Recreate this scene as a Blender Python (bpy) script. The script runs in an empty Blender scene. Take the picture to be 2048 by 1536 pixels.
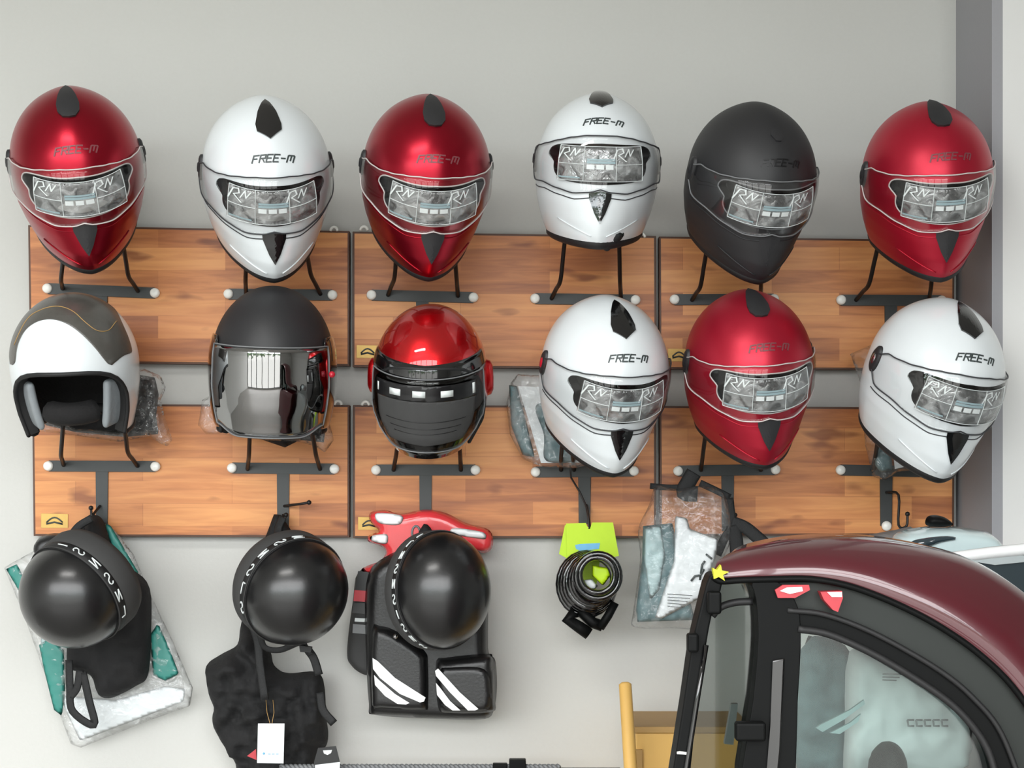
import bpy, bmesh, math, random
from mathutils import Vector, Matrix, noise
from mathutils.geometry import tessellate_polygon
random.seed(7)
sc = bpy.context.scene
col = sc.collection
R = math.radians

# ------------------------------------------------------------------ camera, sky, light, exposure
F, D, CZ, HY = 3200.0, 3.2, 1.6, 950.0
CAM = Vector((0, -D, CZ))
cam_d = bpy.data.cameras.new('camera'); cam = bpy.data.objects.new('camera', cam_d); col.objects.link(cam)
cam.location = CAM; cam.rotation_euler = (R(90), 0, 0)
cam_d.sensor_width = 36; cam_d.lens = F/2048*36; cam_d.shift_y = (HY-768)/2048
cam_d.clip_start = .05; cam_d.clip_end = 100
sc.camera = cam
sc.view_settings.view_transform = 'Standard'; sc.view_settings.look = 'None'
sc.view_settings.gamma = 1; sc.view_settings.use_curve_mapping = False
sc.view_settings.exposure = 0.0
sc.cycles.use_denoising = True
sc.cycles.max_bounces = 10; sc.cycles.transparent_max_bounces = 24
sc.cycles.caustics_reflective = False; sc.cycles.caustics_refractive = False
sc.cycles.sample_clamp_indirect = 6

def make_world():
    w = bpy.data.worlds.new('daylight'); sc.world = w; w.use_nodes = True
    nt = w.node_tree; N = nt.nodes; L = nt.links
    bg = N['Background']
    tc = N.new('ShaderNodeTexCoord'); sp = N.new('ShaderNodeSeparateXYZ'); L.new(tc.outputs['Generated'], sp.inputs[0])
    no = N.new('ShaderNodeTexNoise'); no.inputs['Scale'].default_value = 14; no.inputs['Detail'].default_value = 5
    L.new(tc.outputs['Generated'], no.inputs['Vector'])
    ad = N.new('ShaderNodeMath'); ad.operation = 'MULTIPLY_ADD'; ad.inputs[1].default_value = .34; L.new(no.outputs['Fac'], ad.inputs[0]); L.new(sp.outputs['Z'], ad.inputs[2])
    cr = N.new('ShaderNodeValToRGB'); L.new(ad.outputs[0], cr.inputs[0])
    e = cr.color_ramp.elements
    e[0].position = .0; e[0].color = (.25, .25, .24, 1); e[1].position = .34; e[1].color = (1, 1, 1, 1)
    a = e.new(.12); a.color = (.29, .29, .28, 1); a = e.new(.15); a.color = (.03, .045, .025, 1); a = e.new(.225); a.color = (.07, .10, .055, 1)
    a = e.new(.245); a.color = (.85, .95, 1.0, 1)
    L.new(cr.outputs[0], bg.inputs[0]); bg.inputs[1].default_value = 9.4
make_world()
WX0, WX1, WZ0, WZ1, WY = -3.95, 1.5, 0.15, 3.2, -4.1       # the shopfront opening behind the camera
def area(name, loc, rot, sx, sy, power, color=(1, 1, 1), portal=False):
    l = bpy.data.lights.new(name, 'AREA'); l.shape = 'RECTANGLE'; l.size = sx; l.size_y = sy; l.energy = power; l.color = color
    if portal: l.cycles.is_portal = True
    o = bpy.data.objects.new(name, l); col.objects.link(o); o.location = loc; o.rotation_euler = rot; return o
area('window_daylight', ((WX0+WX1)/2, WY-.12, (WZ0+WZ1)/2), (R(90), 0, 0), WX1-WX0, WZ1-WZ0, 1, portal=True)
area('added_soft_fill', (-1.0, -2.3, 3.35), (0, 0, 0), 1.2, .3, 30, (1, .99, .96))  # unseen light added below the ceiling to soften the shading

def P(px, py, d=0.0):
    L = D-d
    return Vector(((px-1024)*L/F, -d, CZ+(HY-py)*L/F))

# ------------------------------------------------------------------ materials
def _nt(name):
    m = bpy.data.materials.new(name); m.use_nodes = True
    return m, m.node_tree.nodes, m.node_tree.links
def srgb(r, g, b):
    f = lambda c: (c/255/12.92) if c/255 <= .04045 else ((c/255+.055)/1.055)**2.4
    return (f(r), f(g), f(b), 1)
def mat(name, c, rough=.5, metal=0, coat=0, bump=0, bscale=60, var=0, coat_rough=.05, spec=.5, flake=0):
    m, N, L = _nt(name); b = N['Principled BSDF']; c = srgb(*c)
    b.inputs['Base Color'].default_value = c; b.inputs['Roughness'].default_value = rough; b.inputs['Metallic'].default_value = metal
    b.inputs['Coat Weight'].default_value = coat; b.inputs['Coat Roughness'].default_value = coat_rough
    b.inputs['Specular IOR Level'].default_value = spec
    tc = N.new('ShaderNodeTexCoord')
    if var or bump:
        no = N.new('ShaderNodeTexNoise'); no.inputs['Scale'].default_value = bscale; no.inputs['Detail'].default_value = 4
        L.new(tc.outputs['Object'], no.inputs['Vector'])
        if bump:
            bp = N.new('ShaderNodeBump'); bp.inputs['Strength'].default_value = bump; bp.inputs['Distance'].default_value = .004
            L.new(no.outputs['Fac'], bp.inputs['Height']); L.new(bp.outputs[0], b.inputs['Normal'])
        if var:
            mx = N.new('ShaderNodeMix'); mx.data_type = 'RGBA'
            mx.inputs['A'].default_value = tuple(x*(1-var) for x in c[:3])+(1,); mx.inputs['B'].default_value = tuple(min(1, x*(1+var)) for x in c[:3])+(1,)
            L.new(no.outputs['Fac'], mx.inputs['Factor']); L.new(mx.outputs['Result'], b.inputs['Base Color'])
    if flake:
        vo = N.new('ShaderNodeTexNoise'); vo.inputs['Scale'].default_value = 900; L.new(tc.outputs['Object'], vo.inputs['Vector'])
        bp = N.new('ShaderNodeBump'); bp.inputs['Strength'].default_value = flake; bp.inputs['Distance'].default_value = .001
        L.new(vo.outputs['Fac'], bp.inputs['Height']); L.new(bp.outputs[0], b.inputs['Normal'])
    return m
def film(name, tint=(1, 1, 1), clear=.8, rough=.08, bump=.0, bscale=30, white=.0, whitec=(.9, .93, .93), ior=1.45, gmin=0.0):
    """thin clear sheet: transparent, with fresnel gloss and a little haze of its own; on the protective film also painted glare"""
    m, N, L = _nt(name); N.remove(N['Principled BSDF']); out = N['Material Output']
    tr = N.new('ShaderNodeBsdfTransparent'); tr.inputs[0].default_value = (tint[0]*clear, tint[1]*clear, tint[2]*clear, 1)
    gl = N.new('ShaderNodeBsdfGlossy'); gl.inputs['Roughness'].default_value = rough
    lw = N.new('ShaderNodeLayerWeight'); lw.inputs['Blend'].default_value = .5
    pw = N.new('ShaderNodeMath'); pw.operation = 'POWER'; pw.inputs[1].default_value = 5; L.new(lw.outputs['Facing'], pw.inputs[0])
    f0 = ((ior-1)/(ior+1))**2; fr = N.new('ShaderNodeMath'); fr.operation = 'MULTIPLY_ADD'; fr.inputs[1].default_value = 1-f0; fr.inputs[2].default_value = f0; L.new(pw.outputs[0], fr.inputs[0])
    tc = N.new('ShaderNodeTexCoord')
    if bump:
        no = N.new('ShaderNodeTexNoise'); no.inputs['Scale'].default_value = bscale; no.inputs['Detail'].default_value = 3; no.inputs['Distortion'].default_value = 1.2
        L.new(tc.outputs['Object'], no.inputs['Vector'])
        bp = N.new('ShaderNodeBump'); bp.inputs['Strength'].default_value = bump; bp.inputs['Distance'].default_value = .02
        L.new(no.outputs['Fac'], bp.inputs['Height']); L.new(bp.outputs[0], gl.inputs['Normal']); L.new(bp.outputs[0], lw.inputs['Normal'])
    ma = N.new('ShaderNodeMath'); ma.operation = 'MAXIMUM'; ma.inputs[1].default_value = gmin; L.new(fr.outputs[0], ma.inputs[0])
    mx = N.new('ShaderNodeMixShader'); L.new(ma.outputs[0], mx.inputs[0]); L.new(tr.outputs[0], mx.inputs[1]); L.new(gl.outputs[0], mx.inputs[2])
    last = mx
    if white:
        df = N.new('ShaderNodeBsdfDiffuse'); df.inputs[0].default_value = whitec+(1,)
        m2 = N.new('ShaderNodeMixShader'); m2.inputs[0].default_value = white
        if bump:
            rp = N.new('ShaderNodeMapRange'); rp.inputs['From Min'].default_value = .4; rp.inputs['From Max'].default_value = .75
            rp.inputs['To Min'].default_value = white*.3; rp.inputs['To Max'].default_value = min(1, white*2.2)
            L.new(no.outputs['Fac'], rp.inputs['Value']); L.new(rp.outputs[0], m2.inputs[0])
        L.new(mx.outputs[0], m2.inputs[1]); L.new(df.outputs[0], m2.inputs[2]); last = m2
    L.new(last.outputs[0], out.inputs[0])
    return m
def wood_mat(name, seed):
    m, N, L = _nt(name); b = N['Principled BSDF']
    tc = N.new('ShaderNodeTexCoord'); sp = N.new('ShaderNodeSeparateXYZ'); cb = N.new('ShaderNodeCombineXYZ')
    L.new(tc.outputs['Object'], sp.inputs[0]); L.new(sp.outputs['X'], cb.inputs['X']); L.new(sp.outputs['Z'], cb.inputs['Y']); cb.inputs['Z'].default_value = seed
    of = N.new('ShaderNodeVectorMath'); of.operation = 'ADD'; of.inputs[1].default_value = (seed*1.37, seed*.045*7, 0); L.new(cb.outputs[0], of.inputs[0])
    br = N.new('ShaderNodeTexBrick'); br.offset = .43; br.squash = 1
    br.inputs['Scale'].default_value = 1; br.inputs['Mortar Size'].default_value = .0005; br.inputs['Brick Width'].default_value = .31; br.inputs['Row Height'].default_value = .045
    br.inputs['Color1'].default_value = (0, 0, 0, 1); br.inputs['Color2'].default_value = (1, 1, 1, 1); br.inputs['Mortar'].default_value = (.3, .3, .3, 1); br.inputs['Bias'].default_value = 0
    L.new(of.outputs[0], br.inputs['Vector'])
    mp = N.new('ShaderNodeMapping'); mp.inputs['Scale'].default_value = (2.2, 26, 1); L.new(of.outputs[0], mp.inputs['Vector'])
    no = N.new('ShaderNodeTexNoise'); no.inputs['Scale'].default_value = 2.6; no.inputs['Detail'].default_value = 6; no.inputs['Distortion'].default_value = .6; L.new(mp.outputs[0], no.inputs['Vector'])
    mp2 = N.new('ShaderNodeMapping'); mp2.inputs['Scale'].default_value = (6, 18, 1); L.new(of.outputs[0], mp2.inputs['Vector'])
    kn = N.new('ShaderNodeTexNoise'); kn.inputs['Scale'].default_value = 1.4; kn.inputs['Detail'].default_value = 2; L.new(mp2.outputs[0], kn.inputs['Vector'])
    a = N.new('ShaderNodeMath'); a.operation = 'MULTIPLY_ADD'; a.inputs[1].default_value = .42; L.new(br.outputs['Color'], a.inputs[0])
    h = N.new('ShaderNodeMath'); h.operation = 'MULTIPLY'; h.inputs[1].default_value = .75; L.new(no.outputs['Fac'], h.inputs[0]); L.new(h.outputs[0], a.inputs[2])
    cr = N.new('ShaderNodeValToRGB'); L.new(a.outputs[0], cr.inputs[0]); e = cr.color_ramp.elements
    e[0].position = .2; e[0].color = srgb(136, 76, 40); e[1].position = .85; e[1].color = srgb(226, 156, 92)
    x = e.new(.42); x.color = srgb(174, 104, 56); x = e.new(.6); x.color = srgb(204, 130, 72)
    kr = N.new('ShaderNodeValToRGB'); L.new(kn.outputs['Fac'], kr.inputs[0]); k = kr.color_ramp.elements
    k[0].position = .26; k[0].color = (.38, .26, .2, 1); k[1].position = .36; k[1].color = (1, 1, 1, 1)
    mu = N.new('ShaderNodeMix'); mu.data_type = 'RGBA'; mu.blend_type = 'MULTIPLY'; mu.inputs['Factor'].default_value = .8
    L.new(cr.outputs[0], mu.inputs['A']); L.new(kr.outputs[0], mu.inputs['B']); L.new(mu.outputs['Result'], b.inputs['Base Color'])
    b.inputs['Roughness'].default_value = .45
    bp = N.new('ShaderNodeBump'); bp.inputs['Strength'].default_value = .15; bp.inputs['Distance'].default_value = .002; L.new(no.outputs['Fac'], bp.inputs['Height']); L.new(bp.outputs[0], b.inputs['Normal'])
    return m
M = dict(
    wall=mat('grey_paint', (200, 200, 196), .75, bump=.08, bscale=140, var=.02),
    column=mat('shaded_return_paint', (158, 158, 162), .75, bump=.06, bscale=140, var=.02),  # column return painted darker to stand in for its shade
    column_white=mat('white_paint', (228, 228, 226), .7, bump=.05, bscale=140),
    room=mat('room_paint', (205, 205, 202), .8, var=.03, bscale=5), ceil=mat('ceiling_paint', (190, 188, 184), .9, var=.03, bscale=5),
    floor=mat('floor_tile', (150, 148, 144), .4, var=.06, bscale=4), mull=mat('mullion_metal', (40, 42, 44), .4, metal=.3, var=.1),
    edge=mat('shadow_dark_wood_edge', (84, 50, 30), .5, var=.15, bscale=30),  # dark brown puts the shadow line around each board into the colour
    steel=mat('black_steel', (62, 64, 64), .5, metal=.3, bump=.05, var=.1), screw=mat('white_cap', (246, 246, 240), .35, coat=.4, var=.02),
    rod=mat('black_rod', (34, 32, 32), .42, metal=.3, var=.1),
    red=mat('metallic_red', (160, 10, 36), .3, metal=.85, coat=.25, coat_rough=.25, flake=.12),
    satinred=mat('satin_red', (180, 24, 50), .4, metal=.6, coat=.2, coat_rough=.35, flake=.12),
    candyred=mat('candy_red', (205, 8, 20), .26, metal=.75, coat=1, coat_rough=.02, flake=.25),
    white=mat('gloss_white', (228, 234, 237), .3, coat=.6, coat_rough=.04, var=.01),
    black=mat('matte_black', (38, 38, 40), .52, bump=.03, bscale=500, var=.05),
    gloss=mat('gloss_black', (14, 14, 15), .12, coat=1, var=.05), rubber=mat('black_rubber', (24, 24, 25), .6, var=.1, bump=.1),
    liner=mat('black_lining', (22, 21, 22), .9, bump=.4, bscale=160, var=.2), ventgrey=mat('dark_vent', (40, 40, 42), .5, var=.1),
    grey=mat('mid_grey', (120, 122, 124), .5, var=.1), padgrey=mat('grey_cheek_pad', (140, 146, 150), .6, bump=.2, bscale=120, var=.06),
    charcoal=mat('charcoal_finish', (78, 76, 72), .4, coat=.4, coat_rough=.15, bump=.1, bscale=90, var=.16),
    lettergrey=mat('letter_grey', (120, 60, 66), .4, var=.05), letterdark=mat('letter_dark', (58, 66, 66), .4, var=.05), letterblack=mat('letter_black', (20, 20, 22), .3, var=.05),
    line=mat('dark_line', (52, 54, 58), .5, var=.05), lite=mat('pale_highlight_line', (205, 196, 194), .25, coat=.5, var=.05),
    print=mat('white_print', (222, 228, 228), .4, var=.05), printblue=mat('pale_blue_print', (150, 172, 178), .4, var=.05),
    reddot=mat('red_plastic', (190, 30, 50), .3, coat=.5, var=.1), chrome=mat('chrome', (200, 200, 200), .2, metal=1, var=.05),
    visor=film('clear_visor', clear=.99, rough=.02, ior=1.45, gmin=.04), film=film('protective_film', clear=.86, rough=.12, bump=.35, bscale=38, white=.15, ior=1.5, gmin=.10),  # white of the film raised to paint in glare over its crinkles
    mirror=film('reflective_visor', tint=(.8, .82, .84), clear=.45, rough=.015, ior=1.5, gmin=.42), smoke=film('smoked_visor', clear=.5, rough=.05, ior=1.5, gmin=.05),
    bag=film('crinkled_plastic', clear=.97, rough=.15, bump=.45, bscale=30, white=.12, ior=1.3, gmin=.05), bagclear=film('clear_plastic', clear=.98, rough=.12, bump=.45, bscale=34, white=.05, ior=1.3, gmin=.04),
    cloth=mat('black_cloth', (22, 22, 23), .85, bump=.5, bscale=80, var=.2), capshell=mat('smooth_black_leather', (22, 22, 23), .3, coat=.35, coat_rough=.22, bump=.04, bscale=220, var=.1), leather=mat('black_leather', (20, 20, 21), .38, bump=.12, bscale=220, var=.1, coat=.12, coat_rough=.2),
    strap=mat('black_webbing', (24, 25, 26), .7, bump=.3, bscale=300, var=.1), fleece=mat('charcoal_felt', (58, 58, 58), .8, var=.1),
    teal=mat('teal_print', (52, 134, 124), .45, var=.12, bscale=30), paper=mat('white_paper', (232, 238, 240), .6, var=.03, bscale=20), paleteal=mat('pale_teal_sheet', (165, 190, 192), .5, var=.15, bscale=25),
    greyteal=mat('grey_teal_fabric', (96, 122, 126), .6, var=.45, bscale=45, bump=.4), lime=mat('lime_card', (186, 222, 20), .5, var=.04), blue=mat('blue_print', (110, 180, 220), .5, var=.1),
    cardred=mat('red_plastic_card', (226, 60, 66), .25, coat=.5, var=.08, bscale=20), brass=mat('brass_plate', (196, 160, 84), .4, metal=.3, var=.12), ply=mat('yellow_wood', (222, 178, 100), .5, var=.08, bscale=12),
    plyedge=mat('darker_yellow_wood', (176, 140, 84), .55, var=.1, bscale=12),
    carred=mat('dark_red_car_paint', (78, 20, 30), .3, metal=.1, coat=1, coat_rough=.04, var=.03), carblack=mat('black_car_trim', (11, 12, 12), .5, spec=.12, var=.1), cargrey=mat('grey_car_frame', (44, 47, 45), .4, spec=.2, var=.12, bscale=8),
    glass=film('tinted_glass', tint=(.92, .97, .95), clear=.6, rough=.02, ior=1.45), sideglass=film('clear_glass', tint=(.94, 1, .98), clear=.88, rough=.02, ior=1.5),
    silver=mat('silver_paint', (176, 184, 186), .3, metal=.4, coat=.7, var=.04), palesilver=mat('pale_windscreen', (196, 214, 216), .15, coat=1, var=.1, bscale=12), slate=mat('slate_canopy', (120, 118, 118), .35, coat=.3, var=.12, bscale=9),
    darkglass=mat('dark_glass', (44, 56, 62), .08, coat=1, var=.15, bscale=6), tyre=mat('tyre_rubber', (25, 25, 25), .8, var=.1), yellow=mat('yellow_green', (196, 198, 24), .4, var=.1),
    pinkred=mat('red_sticker', (182, 50, 60), .4, var=.1), whiteplas=mat('white_plastic', (236, 238, 238), .35, coat=.3, var=.03),
)

# ------------------------------------------------------------------ mesh helpers
class MB:
    def __init__(s): s.v = []; s.f = []
    def add(s, vs, fs):
        k = len(s.v); s.v += [Vector(v) for v in vs]; s.f += [tuple(i+k for i in f) for f in fs]; return s
    def box(s, c, h):
        c = Vector(c); vs = [c+Vector((x*h[0], y*h[1], z*h[2])) for z in (-1, 1) for y in (-1, 1) for x in (-1, 1)]
        return s.add(vs, [(0, 2, 3, 1), (4, 5, 7, 6), (0, 1, 5, 4), (2, 6, 7, 3), (0, 4, 6, 2), (1, 3, 7, 5)])
    def tube(s, pts, r, n=8, closed=False, flat=None, cap=True):
        pts = [Vector(p) for p in pts]; m = len(pts); rs = r if isinstance(r, (list, tuple)) else [r]*m
        up = None; rings = []
        for i in range(m):
            a = pts[(i-1) % m] if (closed or i) else pts[i]; b = pts[(i+1) % m] if (closed or i < m-1) else pts[i]
            t = (b-a).normalized() if (b-a).length > 1e-9 else Vector((0, 0, 1))
            if up is None: up = t.orthogonal().normalized() if flat is None else Vector(flat)
            up = (up-t*up.dot(t)); up = up.normalized() if up.length > 1e-6 else t.orthogonal().normalized(); w = t.cross(up)
            rings.append([pts[i]+up*math.cos(2*math.pi*k/n)*rs[i]*(.25 if flat is not None else 1)+w*math.sin(2*math.pi*k/n)*rs[i] for k in range(n)])
        vs = [v for g in rings for v in g]; fs = []
        for i in range(m if closed else m-1):
            for k in range(n):
                j = (i+1) % m; fs.append((i*n+k, i*n+(k+1) % n, j*n+(k+1) % n, j*n+k))
        if not closed and cap: fs += [tuple(range(n))[::-1], tuple((m-1)*n+k for k in range(n))]
        return s.add(vs, fs)
    def lathe(s, prof, mtx, n=32, closed=False):
        vs = [mtx @ Vector((r*math.cos(2*math.pi*k/n), r*math.sin(2*math.pi*k/n), z)) for r, z in prof for k in range(n)]
        return s.add(vs, [(i*n+k, i*n+(k+1) % n, (i+1)*n+(k+1) % n, (i+1)*n+k) for i in range(len(prof)-1) for k in range(n)])
    def prism(s, poly, d0, d1):
        """pixel outline extruded from depth d0 (front, nearer the camera) to d1, keeping its real size at d0"""
        a = [P(x, y, d0) for x, y in poly]; n = len(a); b = [v+Vector((0, d0-d1, 0)) for v in a]
        tris = tessellate_polygon([[Vector((v.x, v.z, 0)) for v in a]])
        return s.add(a+b, [tuple(t) for t in tris]+[tuple(i+n for i in t[::-1]) for t in tris]+[(i, (i+1) % n, (i+1) % n+n, i+n) for i in range(n)])
    def build(s, name, m, parent=None, local=False, smooth=True, bevel=0, sub=0, auto=False):
        me = bpy.data.meshes.new(name); o = bpy.data.objects.new(name, me); col.objects.link(o)
        vs = s.v
        if parent is not None:
            o.parent = parent
            if not local:
                inv = MTX[parent.name].inverted() if parent.name in MTX else Matrix.Identity(4); vs = [inv @ v for v in vs]; MTX[o.name] = MTX.get(parent.name, Matrix.Identity(4))
        elif not local:
            x = [v.x for v in vs]; y = [v.y for v in vs]; z = [v.z for v in vs]
            loc = Vector(((min(x)+max(x))/2, (min(y)+max(y))/2, min(z))); o.location = loc; vs = [v-loc for v in vs]; MTX[o.name] = Matrix.Translation(loc)
        me.from_pydata([tuple(v) for v in vs], [], s.f); me.materials.append(m); me.update()
        bm = bmesh.new(); bm.from_mesh(me); bmesh.ops.recalc_face_normals(bm, faces=bm.faces); bm.to_mesh(me); bm.free()
        if smooth:
            for p in me.polygons: p.use_smooth = True
        if bevel:
            b = o.modifiers.new('bevel', 'BEVEL'); b.width = bevel; b.segments = 3; b.limit_method = 'ANGLE'
        if sub:
            q = o.modifiers.new('sub', 'SUBSURF'); q.levels = q.render_levels = sub
        return o
MTX = {}
def tag(o, label=None, cat=None, group=None, kind=None):
    if label: o['label'] = label
    if cat: o['category'] = cat
    if group: o['group'] = group
    if kind: o['kind'] = kind
    return o
def empty(name, mtx, label, cat, group=None):
    o = bpy.data.objects.new(name, None); col.objects.link(o); o.empty_display_size = .05
    if not isinstance(mtx, Matrix): mtx = Matrix.Translation(Vector(mtx))
    o.matrix_world = mtx; MTX[o.name] = mtx
    return tag(o, label, cat, group)
def smoothstep(a, b, x):
    t = max(0, min(1, (x-a)/(b-a))); return t*t*(3-2*t)
def lerp_table(t, x):
    if x >= t[0][0]: return t[0][1:]
    for (x0, *a), (x1, *b) in zip(t, t[1:]):
        if x >= x1:
            k = (x-x0)/(x1-x0); return [p+(q-p)*k for p, q in zip(a, b)]
    return t[-1][1:]
def spline(pts, n=8, closed=False):
    pts = [Vector(p) for p in pts]; out = []; m = len(pts)
    for i in range(m if closed else m-1):
        p0 = pts[(i-1) % m] if (closed or i > 0) else pts[i]*2-pts[i+1]; p1 = pts[i]; p2 = pts[(i+1) % m]
        p3 = pts[(i+2) % m] if (closed or i < m-2) else p2*2-p1
        for k in range(n):
            t = k/n; out.append(.5*((2*p1)+(p2-p0)*t+(2*p0-5*p1+4*p2-p3)*t*t+(3*p1-p0-3*p2+p3)*t**3))
    if not closed: out.append(pts[-1])
    return out
def spl2(pts, n=6, closed=True):
    return [(v.x, v.y) for v in spline([(a, b, 0) for a, b in pts], n, closed)]
def inside(p, poly):
    x, y = p; r = False; j = len(poly)-1
    for i in range(len(poly)):
        xi, yi = poly[i]; xj, yj = poly[j]
        if (yi > y) != (yj > y) and x < (xj-xi)*(y-yi)/(yj-yi)+xi: r = not r
        j = i
    return r
def nearest(p, poly):
    best = 1e9; bp = p
    for i in range(len(poly)):
        ax, ay = poly[i-1]; bx, by = poly[i]; dx, dy = bx-ax, by-ay; q = dx*dx+dy*dy
        t = 0 if q == 0 else max(0, min(1, ((p[0]-ax)*dx+(p[1]-ay)*dy)/q)); cx, cy = ax+dx*t, ay+dy*t
        e = (p[0]-cx)**2+(p[1]-cy)**2
        if e < best: best = e; bp = (cx, cy)
    return math.sqrt(best), bp
def pillow(poly, d, front, back=None, res=7, edge=30, amp=0, nscale=25, seed=0, ridge=False, mb=None):
    """a stuffed outline: real thickness front (towards the room) and back, with folds of its own"""
    mb = mb or MB(); back = front*.4 if back is None else back
    xs = [p[0] for p in poly]; ys = [p[1] for p in poly]; x0, y0 = min(xs)-res, min(ys)-res
    nx = int((max(xs)-x0)/res)+2; ny = int((max(ys)-y0)/res)+2
    cells = [(i, j) for i in range(nx) for j in range(ny) if inside((x0+(i+.5)*res, y0+(j+.5)*res), poly)]
    cnt = {}
    for i, j in cells:
        for q in ((i, j), (i+1, j), (i+1, j+1), (i, j+1)): cnt[q] = cnt.get(q, 0)+1
    idx = {}; vf = []; vb = []
    for q, c in cnt.items():
        p = (x0+q[0]*res, y0+q[1]*res); dist, np_ = nearest(p, poly)
        if c < 4: p = np_; dist = 0
        k = math.sqrt(max(0, 1-(1-min(1, dist/edge))**2)); n_ = 0
        if amp:
            v = Vector((p[0]/nscale, p[1]/nscale, seed)); n_ = noise.noise(v)+.5*noise.noise(v*2.3)
            if ridge: n_ = (1-abs(noise.noise(v))*3)*.5+.4*(1-abs(noise.noise(v*2.1))*3)
        kk = k if dist > 0 else 0
        idx[q] = len(vf); vf.append(P(p[0], p[1], d)+Vector((0, -front*k-n_*amp*(.25+.75*kk), 0))); vb.append(P(p[0], p[1], d)+Vector((0, back*k-n_*amp*.25*(1-kk), 0)) if c == 4 else None)
    fs = []; nb = len(vf); bi = {}; vbl = []
    for q, c in cnt.items():
        if vb[idx[q]] is None: bi[q] = idx[q]
        else: bi[q] = nb+len(vbl); vbl.append(vb[idx[q]])
    for i, j in cells:
        q = ((i, j), (i, j+1), (i+1, j+1), (i+1, j)); fs.append(tuple(idx[a] for a in q)); fs.append(tuple(bi[a] for a in q[::-1]))
    return mb.add(vf+vbl, fs)
def patch(poly, fn, o0, o1, maxe=.008, mb=None):
    """outline in chart coordinates laid on a curved surface, with thickness o0..o1; fn(u, v, off) -> point"""
    mb = mb or MB(); pts = [tuple(p) for p in poly]
    tris = [tuple(t) for t in tessellate_polygon([[Vector((a, b, 0)) for a, b in pts]])]
    for _ in range(7):
        cache = {}; new = []; split = False
        P3 = [fn(a, b, 0) for a, b in pts]
        def mid(a, b):
            k = (min(a, b), max(a, b))
            if (P3[a]-P3[b]).length <= maxe: return None
            if k not in cache: cache[k] = len(pts); pts.append(((pts[a][0]+pts[b][0])/2, (pts[a][1]+pts[b][1])/2))
            return cache[k]
        for a, b, c in tris:
            ab, bc, ca = mid(a, b), mid(b, c), mid(c, a)
            s_ = [x is not None for x in (ab, bc, ca)]
            if not any(s_): new.append((a, b, c)); continue
            split = True
            if all(s_): new += [(a, ab, ca), (ab, b, bc), (ca, bc, c), (ab, bc, ca)]
            elif sum(s_) == 1:
                if ab is not None: new += [(a, ab, c), (ab, b, c)]
                elif bc is not None: new += [(a, b, bc), (a, bc, c)]
                else: new += [(a, b, ca), (ca, b, c)]
            else:
                if ab is None: new += [(a, b, bc), (a, bc, ca), (ca, bc, c)]
                elif bc is None: new += [(a, ab, ca), (ab, b, ca), (ca, b, c)]
                else: new += [(ab, b, bc), (a, ab, bc), (a, bc, c)]
        tris = new
        if not split: break
    n = len(pts); top = [fn(a, b, o1) for a, b in pts]; bot = [fn(a, b, o0) for a, b in pts]
    ec = {}
    for t in tris:
        for k in range(3):
            e = (t[k], t[(k+1) % 3]); ec[(min(e), max(e))] = ec.get((min(e), max(e)), [])+[e]
    sides = [(e[0][1], e[0][0], e[0][0]+n, e[0][1]+n) for e in ec.values() if len(e) == 1]
    return mb.add(top+bot, list(tris)+[tuple(i+n for i in t[::-1]) for t in tris]+sides)
GLYPH = {  # stroke letters on a 4 x 6 field
    'F': [[(0, 0), (0, 6), (4, 6)], [(0, 3.2), (3, 3.2)]], 'R': [[(0, 0), (0, 6), (4, 6), (4, 3.2), (0, 3.2)], [(1.8, 3.2), (4, 0)]],
    'E': [[(4, 0), (0, 0), (0, 6), (4, 6)], [(0, 3.1), (3.2, 3.1)]], '-': [[(.4, 3), (3.4, 3)]], 'M': [[(0, 0), (0, 5.4), (.6, 6), (4.4, 6), (5, 5.4), (5, 0)], [(2.5, 6), (2.5, 1.5)]],
    'I': [[(2, 0), (2, 6)]], 'S': [[(4, 5), (3, 6), (1, 6), (0, 5), (.4, 3.7), (3.6, 2.3), (4, 1), (3, 0), (1, 0), (0, 1)]], 'N': [[(0, 0), (0, 6), (4, 0), (4, 6)]],
    'L': [[(0, 6), (0, 0), (4, 0)]], 'A': [[(0, 0), (2, 6), (4, 0)], [(.8, 2), (3.2, 2)]], 'J': [[(4, 6), (4, 1), (3, 0), (1, 0), (0, 1)]],
}
def stroke_poly(pts, w):
    """ribbon quads for a polyline in chart space"""
    out = []
    for (x0, y0), (x1, y1) in zip(pts, pts[1:]):
        dx, dy = x1-x0, y1-y0; l = math.hypot(dx, dy) or 1; nx, ny = -dy/l*w/2, dx/l*w/2; ex, ey = dx/l*w*.35, dy/l*w*.35
        out.append([(x0+nx-ex, y0+ny-ey), (x0-nx-ex, y0-ny-ey), (x1-nx+ex, y1-ny+ey), (x1+nx+ex, y1+ny+ey)])
    return out
def text_on(txt, fn, h, w, u0, v0, shear=.3, o0=0, o1=.001, track=1.5, sw=1.1, us=1.0, vs=1.0, mb=None):
    """stroke lettering centred on (u0, v0); us, vs turn metres into chart units"""
    mb = mb or MB(); adv = []; x = 0
    for c in txt: adv.append(x); x += (5 if c == 'M' else 4)+track
    tot = x-track; sx = w/tot; sy = h/6
    for c, a in zip(txt, adv):
        for st in GLYPH[c]:
            q = [((a+px-tot/2)*sx+(py-3)*sy*shear, (py-3)*sy) for px, py in st]
            for quad in stroke_poly(q, sw*sy):
                patch([(u0+a_*us, v0+b_*vs) for a_, b_ in quad], fn, o0, o1, .02, mb)
    return mb

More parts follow.
